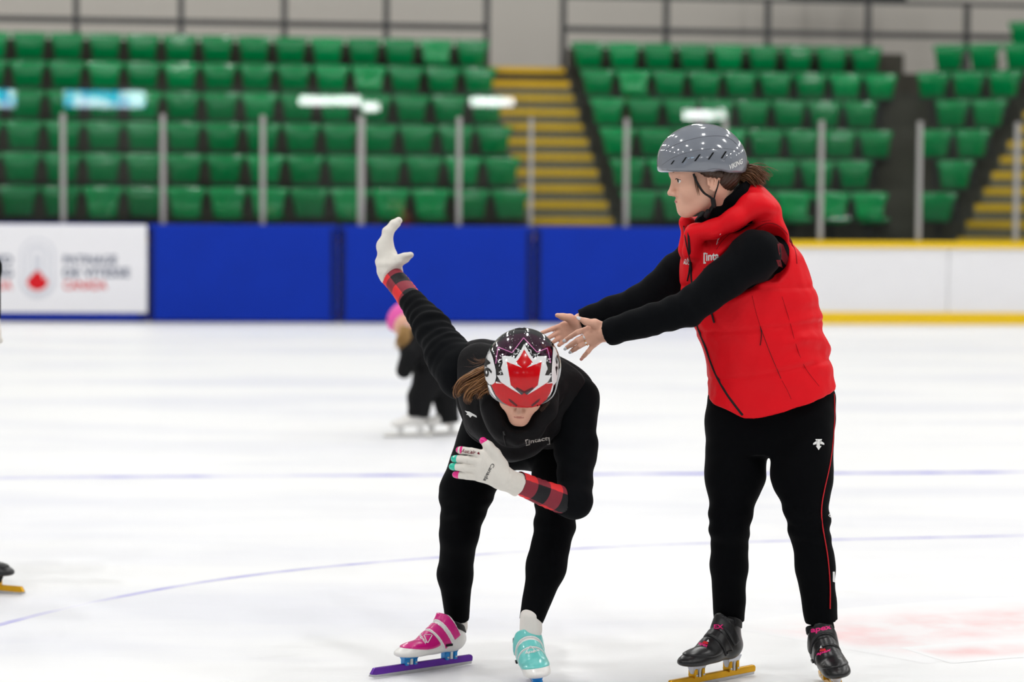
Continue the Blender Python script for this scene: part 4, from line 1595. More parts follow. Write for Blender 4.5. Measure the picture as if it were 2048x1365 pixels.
letter('lettering', 'VIKING', bvh, (1459, 340), (26, -13), (-1, -10), 'white_print', helm, .002, shear=.2, bold=.03)
# chin straps
def strap(pts, parent, r=.0042):
    V, F = tube_vf(spline(pts, 30), r, 6, .45)
    return mk('chin_strap', V, F, 'black_strap', parent)


sd = lambda x, y, d: P3(x, y, d)
strap([sd(1387, 348, 7.198), sd(1394, 365, 7.195), sd(1407, 385, 7.196), sd(1422, 396, 7.205), sd(1427, 408, 7.215), sd(1418, 424, 7.225), sd(1412, 434, 7.24)], helm, .0078)
strap([sd(1439, 350, 7.20), sd(1436, 370, 7.20), sd(1430, 390, 7.206), sd(1427, 406, 7.214)], helm, .0050)
V, F = polygonise(Shape().add(cap(sd(1426, 400, 7.206), sd(1428, 412, 7.212), .0075)), .002); mk('buckle', V, F, 'black_strap', helm)
V, F = polygonise(Shape().add(cap(sd(1416, 424, 7.222), sd(1413, 432, 7.232), .0085)), .002); mk('buckle', V, F, 'black_strap', helm)

# hair: under the helmet, then a tied tail behind
S = Shape()
S.add(ell(hd.p(-.048, 0, -.015), (.058, .076, .058), hd.ax), .02)
for q in (-1, 1):
    S.chain([hd.p(.030, q * .070, .016), hd.p(.005, q * .080, .004), hd.p(-.025, q * .078, -.010)], [.008, .013, .014], .015, .012)
S.add(cap(hd.p(-.085, 0, .004), hd.p(-.112, 0, .000), .030, .026), .02)
S.disp(lambda P: .0014 * np.sin((P @ ((hd.U * .8 + hd.F * .5) * 700).astype(np.float32)) + 4 * wob(P, 40, 3)))
hair = grow('hair', S, .003, 'hair_dark', coach, keep=False)
rg = random.Random(3)
strands('hair_tail', [(*P3(1478, 352, 7.30), .020), (*P3(1500, 353, 7.30), .034), (*P3(1520, 362, 7.30), .032), (*P3(1532, 372, 7.30), .026)], 260, rg, 0, .0016, 'hair_brown', hair, 14, .004, .014)
strands('loose_hair', [(*P3(1490, 345, 7.30), .02), (*P3(1515, 342, 7.30), .03), (*P3(1545, 362, 7.30), .03)], 40, rg, 0, .0006, 'hair_brown', hair, 14, .004, .02)
strands('loose_hair', [(*P3(1389, 352, 7.21), .004), (*P3(1394, 372, 7.205), .004), (*P3(1399, 396, 7.21), .002)], 16, rg, 0, .0008, 'hair_brown', hair, 12, .001, .002)

# skates
def skate_px(person, heel, toe, *a, **k):
    h, t = np.array(ice_pt(*heel)), np.array(ice_pt(*toe))
    return skate(person, (h + t) / 2, t - h, *a, **k)


cA = (anR[0] - .020, 7.345)
bootR = skate(coach, (P3(1426, 1300, 7.34)[0], 7.345), (-.25, -.235), 'boot_black', 'boot_black', 'boot_black', 'black_gloss', 'silver', 'gold', 'black')
bootL = skate(coach, (P3(1668, 1300, 7.22)[0], 7.215), (.06, -1.0), 'boot_black', 'boot_black', 'boot_black', 'black_gloss', 'silver', 'gold', 'black', lean=-.17)


def bv_of(parent, names):
    V, F = [], []
    for o in [parent] + list(parent.children):
        if o.name.split('.')[0] in names:
            me = o.data; n = len(V)
            co = np.empty(len(me.vertices) * 3, dtype=np.float32); me.vertices.foreach_get('co', co)
            V += (co.reshape(-1, 3) + np.array(ORI[o.name])).tolist()
            vi = np.empty(len(me.loops), dtype=np.int32); me.loops.foreach_get('vertex_index', vi)
            F += (vi.reshape(-1, 4) + n).tolist()
    return BVHTree.FromPolygons(V, F)


bR = bv_of(bootR, ('skate', 'strap', 'toe_cover', 'strap_edge')); bL = bv_of(bootL, ('skate', 'strap', 'toe_cover', 'strap_edge'))
letter('lettering', 'apex', bL, (1622, 1270), (41, -8), (0, -11), 'hot_pink', bootL, .001, bold=.03)
letter('lettering', 'apex', bL, (1633, 1314), (28, -9), (1, -6), 'hot_pink', bootL, .001, bold=.03)
decal('logo', [[(1639, 1304), (1641, 1298), (1650, 1298), (1653, 1303)]], bL, 'red_print', bootL, .001, 6)
decal('logo', [[(1640, 1297), (1642, 1292), (1645, 1297)]], bL, 'white_print', bootL, .001, 6)
letter('lettering', 'EX', bR, (1428, 1259), (19, 0), (0, -9), 'hot_pink', bootR, .001, bold=.03)
letter('lettering', 'apex', bR, (1396, 1291), (17, 7), (3, -6), 'hot_pink', bootR, .001, bold=.03)
decal('logo', [[(1404, 1288), (1408, 1283), (1416, 1285), (1416, 1290)]], bR, 'red_print', bootR, .001, 6)
decal('logo', [[(1413, 1284), (1417, 1279.5), (1418, 1285)]], bR, 'white_print', bootR, .001, 6)

# ================================================================ the skater bent forward in black
base = Vector((P3(1030, 1200, 7.45)[0], 7.45, 0))
hs = Head(P3(1043, 758, 7.15), (-.05, -.75, -.66), -.075, 1.0)
nk = P3(1048, 772, 7.27)
chest, pel = P3(1052, 785, 7.44), P3(1072, 850, 7.74)
shR, shL = P3(928, 745, 7.46), P3(1147, 800, 7.37)
elR, wrR = P3(864, 657, 7.63), P3(786, 555, 7.85)
elL, wrL = P3(1148, 1002, 7.20), P3(1035, 966, 7.085)
hpR, hpL = P3(985, 865, 7.77), P3(1118, 865, 7.74)
knR, knL = P3(918, 1070, 7.56), P3(1110, 1050, 7.42)
anR, anL = P3(914, 1232, 7.655), P3(1062, 1238, 7.295)
e1 = unit(shL - shR); e3 = unit(nk - pel); e3 = unit(e3 - e1 * np.dot(e1, e3)); e2 = np.cross(e3, e1)
AXT = np.array([e1, e2, e3])

S = Shape()
hs.build(S)
S.add(cap(hs.p(-.03, 0, -.05), nk, .05, .055), .025)
S.add(cap(nk, chest, .06, .09), .04)
S.add(cap(chest, pel, .10, .11), .04)
for sh, el, wr in ((shR, elR, wrR), (shL, elL, wrL)):
    S.chain([lerp(chest, sh, .5), sh, el, wr], [.06, .045, .034, .026], .03)
for hp, kn, an in ((hpL, knL, anL), (hpR, knR, anR)):
    S.chain([pel, hp, kn, lerp(kn, an, .35), an, an - np.array([0, 0, .035])], [.09, .07, .045, .042, .030, .026], .04)
for wr, tip in ((wrR, P3(772, 490, 7.90)), (wrL, P3(962, 930, 7.05))):
    S.add(cap(wr, tip, .020, .016), .01)
skater = grow('person', S, .0036, 'skin', origin=base, keep=False)
tag(skater, 'person bent forward in black with a red and white helmet, one arm raised', 'person')
hs.details(skater, 'lip_pale')

# black tights
S = Shape()
S.add(ell(P3(1070, 862, 7.76), (.175, .15, .13)), .02)
S.chain([hpR, P3(932, 985, 7.64), knR, P3(910, 1150, 7.62)], [.105, .083, .0585, .055], .05, .02)
S.add(flatcap(P3(910, 1150, 7.62), P3(914, 1240, 7.655), .055, .038), .02)
S.chain([hpL, P3(1118, 960, 7.57), knL, P3(1092, 1135, 7.37)], [.105, .082, .060, .0595], .05, .02)
S.add(flatcap(P3(1092, 1135, 7.37), P3(1062, 1243, 7.295), .0595, .036), .02)
S.disp(lambda P: .0016 * wob(P, 45, 41) + .0022 * np.sin(P[:, 2] * 130 + 3 * wob(P, 22, 14)) * np.exp(-((P[:, 2] - .50) / .05) ** 2))
tights = grow('tights', S, .0045, 'black_pants', skater)

# black long-sleeved top
S = Shape()
S.chain([chest, shR, P3(898, 715, 7.52), elR], [.09, .080, .068, .055], .05, .03)
endR = P3(822, 601, 7.755)
S.add(flatcap(elR, endR, .055, .041), .02)
S.chain([chest, shL, P3(1152, 900, 7.30), elL], [.09, .075, .060, .0525], .05, .03)
endL = P3(1121, 1000, 7.172)
S.add(flatcap(elL, endL, .0525, .0425), .02)
S.add(cap(nk, chest, .075, .11), .04)


def sleeve_folds(P):
    ax_ = unit(endR - shR).astype(np.float32)
    t = (P - shR.astype(np.float32)) @ ax_
    m = np.exp(-((t - .22) / .14) ** 2) * (P[:, 0] < -.10)
    return (.0030 * m * np.sin(t * 150 + 5.0 * wob(P, 16, 2)) + .0032 * wob(P, 50, 5)).astype(np.float32)


S.disp(sleeve_folds)
top = grow('jersey', S, .0042, 'black_knit', skater)


def loft_tube(name, stations, material, parent, n=28, wr=.0012, rot=0.0, turns=2):
    """tube through (point, radius) stations with UVs for a woven check"""
    P = spline([list(p) + [r] for p, r in stations], 26)
    T, N, B = frames(P[:, :3])
    L = np.concatenate([[0], np.cumsum(np.linalg.norm(np.diff(P[:, :3], axis=0), axis=1))])
    V, U = [], []
    rnd = random.Random(4)
    for i in range(len(P)):
        for j in range(n + 1):
            a = 2 * math.pi * j / n + rot
            r = P[i, 3] * (1 + .03 * math.sin(3 * a + 40 * L[i])) + wr * math.sin(L[i] * 330 + 2 * math.sin(a))
            V.append(P[i, :3] + r * (math.cos(a) * N[i] + math.sin(a) * B[i]))
            U.append((turns * j / n, L[i] / .092 + .12))
    F = [(i * (n + 1) + j, i * (n + 1) + j + 1, (i + 1) * (n + 1) + j + 1, (i + 1) * (n + 1) + j) for i in range(len(P) - 1) for j in range(n)]
    return mk(name, V, F, material, parent, uv=U)


loft_tube('plaid_cuff', [(lerp(endR, elR, .12), .038), (endR, .0385), (lerp(endR, wrR, .5), .0375), (wrR, .036)], 'plaid', skater, rot=0.6)
loft_tube('plaid_cuff', [(lerp(endL, elL, .2), .041), (endL, .0415), (lerp(endL, wrL, .5), .037), (wrL, .034)], 'plaid', skater, rot=2.0)

# black quilted vest
S = Shape()
S.add(ell(P3(1052, 782, 7.44), (.200, .132, .19), AXT), .02)
S.add(ell(P3(1068, 815, 7.60), (.190, .132, .19), AXT), .06)
S.add(cap(P3(960, 735, 7.42), P3(1135, 790, 7.37), .085, .085), .05)
# stand collar under the chin
S.chain([P3(972, 770, 7.27), P3(985, 815, 7.20), P3(1008, 860, 7.17), P3(1035, 872, 7.165), P3(1068, 858, 7.18), P3(1092, 820, 7.21), P3(1108, 780, 7.27)], [.036, .034, .026, .022, .026, .034, .036], .03, .02)
S.chain([P3(1000, 850, 7.20), P3(1020, 880, 7.25), P3(1050, 875, 7.25)], [.03, .06, .06], .05, .03)
S.add(ell(P3(1040, 850, 7.34), (.15, .10, .075)), .05)
S.add(ell(P3(963, 800, 7.36), (.078, .09, .090)), .05)
S.add(ell(P3(985, 845, 7.30), (.075, .07, .055)), .05)
S.add(cap(P3(928, 738, 7.46), elR, .084, .05), .010, 's')
S.add(cap(P3(1160, 815, 7.36), P3(1160, 930, 7.28), .080, .06), .010, 's')
S.add(cap(hs.p(.01, 0, -.02), hs.p(.0, 0, .2), .092, .10), .008, 's')
S.add(cap(hs.p(.02, 0, -.03), hs.p(.08, 0, -.08), .085, .045), .008, 's')


def quilt2(P):
    q = (P - chest.astype(np.float32)) @ AXT.T.astype(np.float32)
    t = q[:, 2] + .02 * np.sin(q[:, 0] * 9)
    c = np.abs(((t / .095 + .5) % 1) - .5) * .095
    return (.0085 * np.exp(-(c / .012) ** 2) + .003 * wob(P, 24, 51) + .0018 * wob(P, 60, 52)).astype(np.float32)


S.disp(quilt2)
vest = grow('vest', S, .0042, 'black_puffer', skater)
bvv = BV[vest.name]
line_on('front_zip', bvv, [(1006, 862), (1008, 876), (1012, 892)], .0028, 'ink', vest, .001, 16, .6)
line_on('zip_pull', bvv, [(1007, 862), (1010, 870)], .005, 'black_gloss', vest, .004, 10, .6)
letter('lettering', 'intact', bvv, (1057, 888), (38, -7), (0, -8), 'grey_print', vest, .001, bold=.02)
decal('logo', [[(1050, 880), (1056, 878.5), (1056, 880), (1052, 881.5), (1054, 890), (1060, 888.5), (1060, 890), (1052, 892)],
               [(1100, 889), (1094, 890), (1094, 888.5), (1098, 888), (1096, 877), (1090, 878), (1090, 876.5), (1098.5, 875)]], bvv, 'grey_print', vest, .001, 8)
decal('logo', [[(x + 945 - 6, y + 828) for x, y in p] for p in ([(-9, -6), (0, -4), (14, 4), (15, 8), (6, 4), (2, 8), (-2, 3), (-6, 2), (-4, -1)],)], bvv, 'white_print', vest, .001, 6)
decal('lettering', [[(1105, 683), (1116, 686), (1126, 692), (1122, 695), (1112, 691), (1104, 688)]], bvv, 'white_print', vest, .001, 6)

# gloves
# near glove: back of the hand to the viewer
D = 7.045
kn_ = [P3(966, 909, D - .004), P3(962, 924, D - .008), P3(958, 940, D - .008), P3(958, 955, D - .004)]
md_ = [P3(942, 903.5, D - .006), P3(934, 920, D - .010), P3(929, 936, D - .010), P3(934, 952, D - .006)]
tp_ = [P3(921, 901, D + .004), P3(911, 918.5, D + .004), P3(907, 934, D + .004), P3(914, 950, D + .004)]
S = Shape()
wc = P3(1008, 958, D + .018)
for i in range(4):
    S.add(cap(lerp(wc, kn_[i], .1), kn_[i], .0240, .0140), .02)
    finger(S, [kn_[i], md_[i], tp_[i]], .0122, .0108, .0025)
S.chain([P3(1003, 930, D + .012), P3(990, 908, D + .004), P3(977, 893, D + .0), P3(967, 883, D + .004)], [.020, .0150, .0130, .0105], .012)
S.chain([wc, P3(1036, 970, 7.085)], [.030, .0360], .02)
f0, b0 = cap(P3(1005, 957, D + .02), P3(1040, 970, 7.09), .0315, .0375)
cutn = unit(P3(1040, 972, 7.09) - wc).astype(np.float32); cutp = P3(1036, 972, 7.088).astype(np.float32)
S.add(((lambda P: (P - cutp) @ cutn), (cutp, 1e6)), .003, 'i')
S.disp(lambda P: (.0011 * wob(P, 110, 61) + .0014 * np.exp(-(((P - wc.astype(np.float32)) @ cutn + .004) / .003) ** 2)).astype(np.float32))
gl = grow('glove', S, .0022, 'glove_white', skater)
bvg = BV[gl.name]
gl['label'] = 'white glove with pink and green fingertips'
for i, m in enumerate(('tip_pink', 'tip_teal', 'tip_teal', 'tip_pink')):
    f = unit(tp_[i] - md_[i])
    V, F = polygonise(Shape().add(cap(tp_[i] - f * .003, tp_[i] + f * .004, .0118, .0102)), .0018)
    mk('fingertip', V, F, m, gl)
f = unit(P3(967, 883, D + .004) - P3(977, 893, D))
V, F = polygonise(Shape().add(cap(P3(967, 883, D + .004) - f * .010, P3(967, 883, D + .004) + f * .002, .0118, .0108)), .0018)
mk('fingertip', V, F, 'tip_pink', gl)
letter('lettering', 'Canada', bvg, (983, 927), (-17, 34), (7, 3), 'ink', gl, .0008, bold=.01)
letter('lettering', 'Auclair', bvg, (922, 905), (29, 4), (1, -7), 'print_maroon', gl, .0008, shear=.25, bold=.02)
decal('logo', [[(954, 907), (958, 904), (960, 910), (956, 909)]], bvg, 'print_maroon', gl, .0008, 6)
# far raised glove, seen from its thumb side, palm to the right
S = Shape()
D = 7.90
for i, (dz, dx, tl) in enumerate(((-.032, 3, 0), (-.011, 0, -2), (.011, -2, 0), (.030, -2, 6))):
    k0 = P3(771 + dx * .5, 492, D + dz); k1 = P3(776 + dx, 464 + tl * .5, D + dz * .9); k2 = P3(787 + dx, 450 + tl, D + dz * .75); k3 = P3(797 + dx * .6, 442 + tl, D + dz * .6)
    S.add(cap(P3(778, 540, D - .03 + dz * .5), k0, .024, .0185), .03)
    S.chain([k0, k1, k2, k3], [.0185, .0150, .0125, .0100], .012, .006)
S.chain([P3(783, 530, D - .05), P3(797, 522, D - .06), P3(809, 516, D - .062), P3(820, 512, D - .062)], [.028, .0185, .0148, .0115], .025)
S.chain([P3(776, 528, D - .02), P3(781, 548, D - .045)], [.035, .038], .02)
cp_ = (wrR + np.array([.004, 0, 0])).astype(np.float32); cn_ = unit(endR - wrR).astype(np.float32)
S.add(((lambda P: (P - cp_) @ cn_ - .004), (cp_, 1e6)), .003, 'i')
S.disp(lambda P: (.0016 * wob(P, 85, 71) + .0018 * np.sin((P[:, 2] - 1.2) * 160 + 2 * wob(P, 30, 72)) * np.exp(-((P[:, 2] - P3(775, 520, D)[2]) / .03) ** 2)).astype(np.float32))
gr = grow('glove', S, .0026, 'glove_white', skater, keep=False)
gr['label'] = 'white glove on the raised hand'

# helmet
hh = Head(P3(1046, 738, 7.125), (-.05, -.75, -.66), -.075, 1.0)
E = lambda c, r: ell(c, r, hh.ax)
S = Shape()
S.add(E(hh.p(0, 0, 0), (.130, .113, .112)), .02)
S.add(E(hh.p(.070, 0, -.012), (.066, .094, .050)), .03)
S.add(E(hh.p(-.06, 0, -.02), (.070, .092, .066)), .03)
S.add(half(hh.p(0, 0, -.036), -hh.U + hh.F * .06), .010, 'i')
S.add(E(hh.p(.0, 0, -.085), (.112, .094, .075)), .004, 's')
helm = grow('helmet', S, .0026, 'helmet_black', skater)
bvh = BV[helm.name]
Z = lambda pts: [(x / 4.876 + 880, y / 4.876 + 620) for x, y in pts]
mir = lambda pts: [(1644 - x, y) for x, y in pts][::-1]
zig = [(545, 525), (568, 365), (705, 420), (815, 275), (945, 415), (1045, 375), (1078, 520)]
D_ = lambda nm, pts, m, off: decal(nm, [Z(pts)], bvh, m, helm, off, 4.5)
D_('plum_panel', [(545, 525), (528, 440), (555, 335), (640, 272), (730, 240), (815, 228), (900, 240), (985, 272), (1070, 335), (1098, 440), (1078, 520)] + zig[::-1][1:-1], 'helmet_plum', .0005)
def stroke(pts, w):
    out = []
    for a, b in zip(pts[:-1], pts[1:]):
        n_ = np.array([a[1] - b[1], b[0] - a[0]]); n_ = n_ / np.linalg.norm(n_) * w / 2
        out.append([(a[0] + n_[0], a[1] + n_[1]), (b[0] + n_[0], b[1] + n_[1]), (b[0] - n_[0], b[1] - n_[1]), (a[0] - n_[0], a[1] - n_[1])])
    return out


decal('pink_edge', stroke(Z(zig), 1.3), bvh, 'pink_line', helm, .0009, 4.5)
wl = [(821, 335), (790, 395), (735, 478), (690, 455), (605, 452), (612, 520), (596, 570), (622, 640), (556, 640), (600, 715), (700, 780), (797, 832), (690, 735), (652, 508), (800, 566), (738, 516), (776, 468), (821, 388)]
D_('white_leaf', wl, 'white_gloss', .0007)
D_('white_leaf', mir(wl), 'white_gloss', .0007)
D_('red_leaf', [(821, 388), (776, 468), (742, 512), (800, 566), (652, 508), (692, 735), (745, 775), (822, 802), (900, 775), (952, 735), (992, 508), (844, 566), (902, 512), (868, 468)], 'helmet_red', .0009)
D_('red_brim', [(500, 730), (548, 700), (600, 710), (700, 775), (795, 830), (822, 812), (850, 830), (944, 775), (1044, 710), (1096, 712), (1085, 790), (1040, 870), (960, 940), (830, 972), (700, 950), (610, 900), (545, 830)], 'helmet_red', .0009)
D_('red_ridge', [(745, 752), (822, 792), (905, 752), (908, 772), (822, 814), (742, 772)], 'helmet_crimson', .0012)
D_('vent', [(666, 862), (700, 880), (758, 930), (745, 943), (682, 895)], 'helmet_crimson', .0012)
D_('vent', mir([(666, 862), (700, 880), (758, 930), (745, 943), (682, 895)]), 'helmet_crimson', .0012)
D_('white_flash', [(548, 700), (585, 712), (612, 722), (545, 716)], 'white_gloss', .0014)
D_('white_flash', mir([(548, 700), (585, 712), (612, 722), (545, 716)]), 'white_gloss', .0014)
D_('white_edge', [(468, 735), (492, 738), (520, 800), (556, 868), (530, 848), (495, 800)], 'white_gloss', .0010)
D_('white_edge', mir([(535, 720), (548, 730), (575, 820), (600, 860), (570, 830), (550, 790)]), 'white_gloss', .0010)
rg = random.Random(11)
spl = []
for sgn in (0, 1):
    for (x, y) in ((610, 600), (640, 650), (600, 520), (700, 450), (760, 400), (610, 470), (660, 470), (620, 690), (590, 640), (780, 380), (740, 440)):
        for q in range(3):
            a = rg.uniform(0, 6.28); r = rg.uniform(22, 44); w = rg.uniform(3, 6)
            bx, by = x + rg.uniform(-14, 14), y + rg.uniform(-14, 14)
            if sgn: bx = 1644 - bx
            spl.append(Z([(bx, by), (bx + r * math.cos(a) - w * math.sin(a), by + r * math.sin(a) + w * math.cos(a)), (bx + r * math.cos(a) + w * math.sin(a), by + r * math.sin(a) - w * math.cos(a))]))
decal('white_splash', spl, bvh, 'white_gloss', helm, .0008, 100)['kind'] = 'stuff'
spk = []
for q in range(45):
    x, y = rg.uniform(500, 1120), rg.uniform(210, 430)
    r = rg.choice((1.8, 2.2, 3, 4))
    spk.append(Z([(x - r, y), (x, y - r), (x + r, y), (x, y + r)]))
decal('white_speckle', spk, bvh, 'white_gloss', helm, .0009, 100)['kind'] = 'stuff'
discL = [(440, 352), (462, 348), (482, 375), (520, 470), (548, 590), (552, 660), (538, 712), (512, 732), (485, 728), (455, 690), (425, 610), (408, 530), (408, 450), (420, 385)]
D_('number_disc', discL, 'white_gloss', .0020)
discR = [(1100, 362), (1118, 372), (1138, 430), (1150, 520), (1146, 620), (1130, 700), (1110, 732), (1094, 728), (1084, 690), (1084, 600), (1092, 480)]
D_('number_disc', discR, 'white_gloss', .0020)
zz_ = lambda x, y: (x / 4.876 + 880, y / 4.876 + 620)
letter('number', '46', bvh, zz_(412, 474), (7, 39), (15, -6), 'ink', helm, .0026, bold=.02, step=4)
letter('number', '46', bvh, zz_(1141, 640), (0, -41), (-4.5, 0), 'ink', helm, .0026, bold=.02, step=4)
line_on('shell_ridge', bvh, Z([(722, 185), (708, 280), (696, 385)]), .0018, 'helmet_black', helm, .0004, 20, .6)
line_on('shell_ridge', bvh, Z([(838, 185), (880, 270), (922, 385)]), .0018, 'helmet_black', helm, .0004, 20, .6)
D_('vent', [(716, 168), (740, 160), (820, 160), (845, 172), (830, 188), (735, 188)], 'vent', .0012)

# hair falling beside the helmet
S = Shape()
S.add(ell(hs.p(-.04, 0, -.02), (.065, .080, .062), hs.ax), .02)
hair = grow('hair', S, .003, 'hair_dark', skater, keep=False)
rg = random.Random(8)
for pts, n in (([(982, 735, 7.20, .014), (955, 752, 7.20, .020), (928, 768, 7.21, .016), (916, 786, 7.215, .012), (920, 797, 7.215, .006)], 110),
               ([(985, 748, 7.19, .016), (962, 766, 7.19, .020), (942, 782, 7.195, .015), (936, 798, 7.20, .011), (946, 806, 7.20, .005)], 110),
               ([(988, 760, 7.18, .014), (970, 775, 7.18, .014), (958, 788, 7.185, .011), (956, 800, 7.19, .006)], 70),
               ([(990, 770, 7.17, .012), (980, 782, 7.17, .008), (976, 792, 7.17, .005)], 40)):
    strands('hair_lock', [(*P3(a, b, c), w) for a, b, c, w in pts], n, rg, 0, .0017, 'hair_brown', hair, 18, .0055, .006)
    strands('hair_lock', [(*P3(a, b, c - .012), w) for a, b, c, w in pts], n // 4, rg, 0, .0015, 'hair_light', hair, 18, .0055, .006)
strands('loose_hair', [(*P3(985, 715, 7.20), .006), (*P3(955, 722, 7.20), .012), (*P3(935, 712, 7.20), .012)], 14, rg, 0, .0005, 'hair_brown', hair, 14, .004, .012)
strands('hair_lock', [(*P3(1096, 795, 7.16), .008), (*P3(1090, 812, 7.15), .006), (*P3(1078, 824, 7.15), .003)], 40, rg, 0, .0012, 'hair_dark', hair, 12, .002, .002)

# skates
pinkb = skate_px(skater, (941, 1330), (748, 1358), 'boot_white', 'boot_pink', 'boot_pink', 'white_print', 'azure', 'purple', 'white', drop=.038, zs=.85, bx=-.040, mx=-.018, top0=.196)
tealb = skate(skater, (P3(1074, 1300, 7.21)[0], 7.205), (.10, -1.0), 'boot_white', 'boot_teal', 'boot_teal', 'white_print', lean=-.13, cup_m='azure', tube_m='purple', style='white', drop=.038, zs=.85, bx=-.040, mx=-.018, top0=.196)
bP = bv_of(pinkb, ('skate', 'strap', 'toe_cover', 'strap_edge')); bT = bv_of(tealb, ('skate', 'strap', 'toe_cover', 'strap_edge'))
Z6 = lambda x, y: (x / 5.12 + 720, y / 5.12 + 1180)
for b_, bo, tri, tx in ((bP, pinkb, [(655, 462), (742, 462), (692, 552)], ((598, 475), (13, 19), (4, -5))), (bT, tealb, [(1692, 655), (1745, 572), (1800, 640)], ((1690, 668), (29, -6), (1, -5.5)))):
    t = [Z6(*q) for q in tri]
    for a, b in ((0, 1), (1, 2), (2, 0)):
        line_on('logo', b_, [t[a], tuple(lerp(t[a], t[b], .5)), t[b]], .0017, 'white_print', bo, .0005, 10, .5)
    letter('lettering', 'apex', b_, Z6(*tx[0]), tx[1], tx[2], 'white_print', bo, .001, bold=.02)
for an, kn in ((anR, knR), (anL, knL)):
    S = Shape().add(cap(an + np.array([0, 0, .006]), an - np.array([0, .0, .035]), .0335, .0345))
    grow('sock', S, .003, 'sock', skater, keep=False)

# ================================================================ a child skating far behind
d = 15.2
base = Vector((P3(850, 870, d)[0], d, 0))
Q = lambda x, y, dd=0.0: P3(x, y, d + dd)
S = Shape()
S.add(ell(Q(807, 646, -.02), (.075, .08, .09)), .02)
S.chain([Q(815, 665), Q(838, 690), Q(872, 735)], [.05, .10, .11], .04)
S.chain([Q(835, 690, -.1), Q(818, 712, -.16), Q(812, 736, -.16)], [.05, .04, .03], .03)
S.chain([Q(842, 690, .1), Q(828, 712, .18), Q(822, 736, .18)], [.05, .04, .03], .03)
S.chain([Q(862, 745, -.05), Q(840, 800, -.06), Q(838, 838, -.06)], [.08, .05, .020], .03)
S.chain([Q(880, 745, .05), Q(893, 800, .06), Q(898, 848, .06)], [.08, .05, .020], .03)
kid = grow('person', S, .008, 'skin', origin=base, keep=False)
tag(kid, 'child bent forward in black snow clothes with pink headgear, far behind the raised arm', 'person')
S = Shape()
S.chain([Q(820, 672), Q(840, 695), Q(872, 738)], [.075, .135, .14], .04)
for s in (-1, 1):
    S.chain([Q(835, 692, s * .10), Q(820, 708, s * .16), Q(811, 728, s * .16)], [.075, .06, .05], .04)
grow('jacket', S, .008, 'snow_black', kid, keep=False)
S = Shape()
S.add(ell(Q(872, 745), (.145, .14, .11)), .03)
for a in ([Q(862, 750, -.05), Q(840, 795, -.06), Q(836, 834, -.06)], [Q(880, 750, .05), Q(893, 800, .06), Q(897, 846, .06)]):
    S.chain(a[:2], [.10, .078], .05)
    S.add(flatcap(a[1], a[2], .078, .072), .03)
S.disp(lambda P: .004 * wob(P, 40, 3))
grow('snow_trousers', S, .008, 'snow_black', kid, keep=False)
S = Shape().add(ell(Q(801, 634), (.075, .085, .105), np.array([unit([.8, 0, -.6]), [0, 1, 0], unit([.6, 0, .8])])), .02)
S.add(half(Q(808, 650), (.6, 0, -.8)), .01, 'i')
grow('headgear', S, .007, 'pink_hat', kid, keep=False)
S = Shape().add(ell(Q(810, 652, -.07), (.035, .03, .045)), .02)
grow('hood_edge', S, .007, 'pale_pink', kid, keep=False)
rg = random.Random(2)
strands('hair', [(*Q(812, 655, -.11), .03), (*Q(806, 678, -.14), .04), (*Q(806, 705, -.16), .03)], 90, rg, 0, .005, 'hair_blond', kid, 12, .006, .01)
for s in (-1, 1):
    S = Shape().chain([Q(811, 722, s * .16), Q(808, 740, s * .16)], [.045, .045], .02)
    grow('mitten', S, .006, 'sock', kid, keep=False)
    S = Shape().add(cap(Q(809, 736, s * .16), Q(808, 742, s * .165), .050), .02)
    grow('mitten_palm', S, .006, 'snow_black', kid, keep=False)
for c, fw in ((Q(819, 868, -.08), (-1, -.25)), (Q(881, 872, .04), (-1, -.3))):
    sk = skate(kid, (c[0], c[1]), fw, 'boot_white', 'boot_white', 'boot_white', 'white_print', 'white_print', 'aid_white', 'white', scale=.82, cuff_m='boot_white', res=.006, simple=True, drop=.01, zs=1.2)

# ================================================================ skater cut off by the left edge
tip = np.array(ice_pt(50, 1192)); fw = unit([.9, -.40, 0]); cen = tip - fw * .205
base = Vector((cen[0] - .25, cen[1], 0))
ank = cen - fw * .07 + np.array([0, 0, .20])
hip2 = np.array([ank[0] - .36, ank[1] + .16, .72]); kne = np.array([ank[0] + .02, ank[1] - .02, .52])
hip2b = hip2 + np.array([0, .22, 0]); kneb = np.array([ank[0] - .42, ank[1] + .30, .42]); ankb = np.array([ank[0] - .66, ank[1] + .34, .20])
chst = np.array([ank[0] - .23, ank[1] + .14, 1.06]); nkk = np.array([ank[0] - .16, ank[1] + .12, 1.22])
h3 = Head(nkk + np.array([.03, -.02, .13]), (.9, -.4, -.2), 0, 1.0)
shn = chst + np.array([.05, -.17, .06]); shf = chst + np.array([.06, .19, .06])
wl_ = np.array(P3(-20, 640, 8.95)); ele = np.array(P3(-27, 535, 8.9))
wf = shf + np.array([.08, .08, -.45])
S = Shape(); h3.build(S)
S.add(cap(h3.p(-.02, 0, -.05), nkk, .05, .055), .02)
S.chain([nkk, chst, (hip2 + hip2b) / 2], [.06, .10, .12], .04)
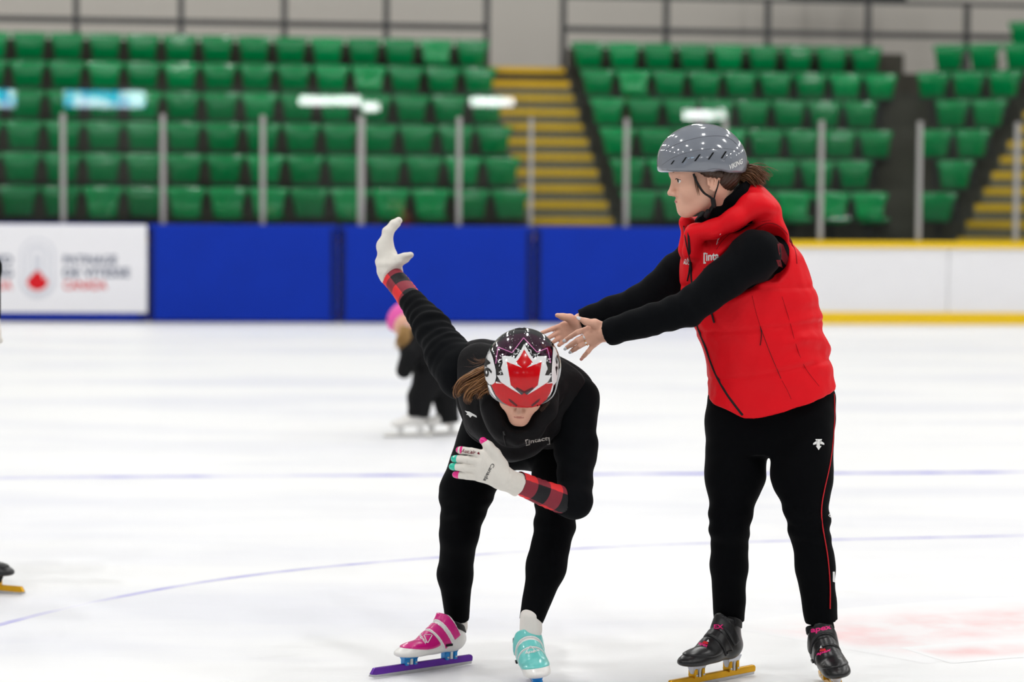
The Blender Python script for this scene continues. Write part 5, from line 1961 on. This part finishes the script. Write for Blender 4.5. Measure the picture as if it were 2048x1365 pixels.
for a in ([shn, ele, wl_], [shf, lerp(shf, wf, .5), wf]):
    S.chain([chst] + a, [.06, .045, .035, .028], .03)
for a in ([hip2, kne, ank], [hip2b, kneb, ankb]):
    S.chain(a, [.08, .05, .032], .04)
    S.add(cap(a[-1], a[-1] - np.array([0, 0, .09]), .03), .01)
edge = grow('person', S, .007, 'skin', origin=base, keep=False)
tag(edge, 'person mostly outside the left edge, only a black skate with gold blade in view', 'person')
S = Shape()
S.chain([nkk, chst, (hip2 + hip2b) / 2], [.07, .145, .15], .05)
for a in ([shn, ele, wl_], [shf, lerp(shf, wf, .5), wf]):
    S.chain([chst] + a[:2], [.09, .066, .052], .04)
    S.add(flatcap(a[1], a[2], .052, .04), .02)
for a in ([hip2, kne, ank], [hip2b, kneb, ankb]):
    S.chain(a[:2], [.11, .066], .05); S.add(flatcap(a[1], a[2], .066, .045), .03)
grow('skin_suit', S, .008, 'black_pants', edge, keep=False)
for w_, e_ in ((wl_, ele), (wf, lerp(shf, wf, .5))):
    f = unit(w_ - e_); S = Shape().chain([w_ - f * .02, w_ + f * .05, w_ + f * .09], [.038, .036, .026], .02)
    for j in (-1.5, -.5, .5, 1.5):
        S.add(cap(w_ + f * .07 + np.array([0, j * .018, 0]), w_ + f * .15 + np.array([0, j * .020, 0]), .012, .010), .006)
    S.add(cap(w_ + f * .03, w_ + f * .08 + np.array([.035, -.01, 0]), .014, .011), .01)
    grow('glove', S, .004, 'glove_white', edge, keep=False)
E = lambda c, r: ell(c, r, h3.ax)
S = Shape().add(E(h3.p(0, 0, .03), (.13, .11, .105)), .02).add(half(h3.p(0, 0, .0), -h3.U), .01, 'i')
grow('helmet', S, .005, 'helmet_black', edge, keep=False)
skate(edge, (cen[0], cen[1]), fw, 'boot_black', 'boot_black', 'boot_black', 'black_gloss', 'vent', 'gold', 'black', res=.004)
cb = np.array([ankb[0] + .07, ankb[1], 0])
skate(edge, (cb[0], cb[1]), (1, -.2), 'boot_black', 'boot_black', 'boot_black', 'black_gloss', 'vent', 'gold', 'black', res=.006, simple=True)
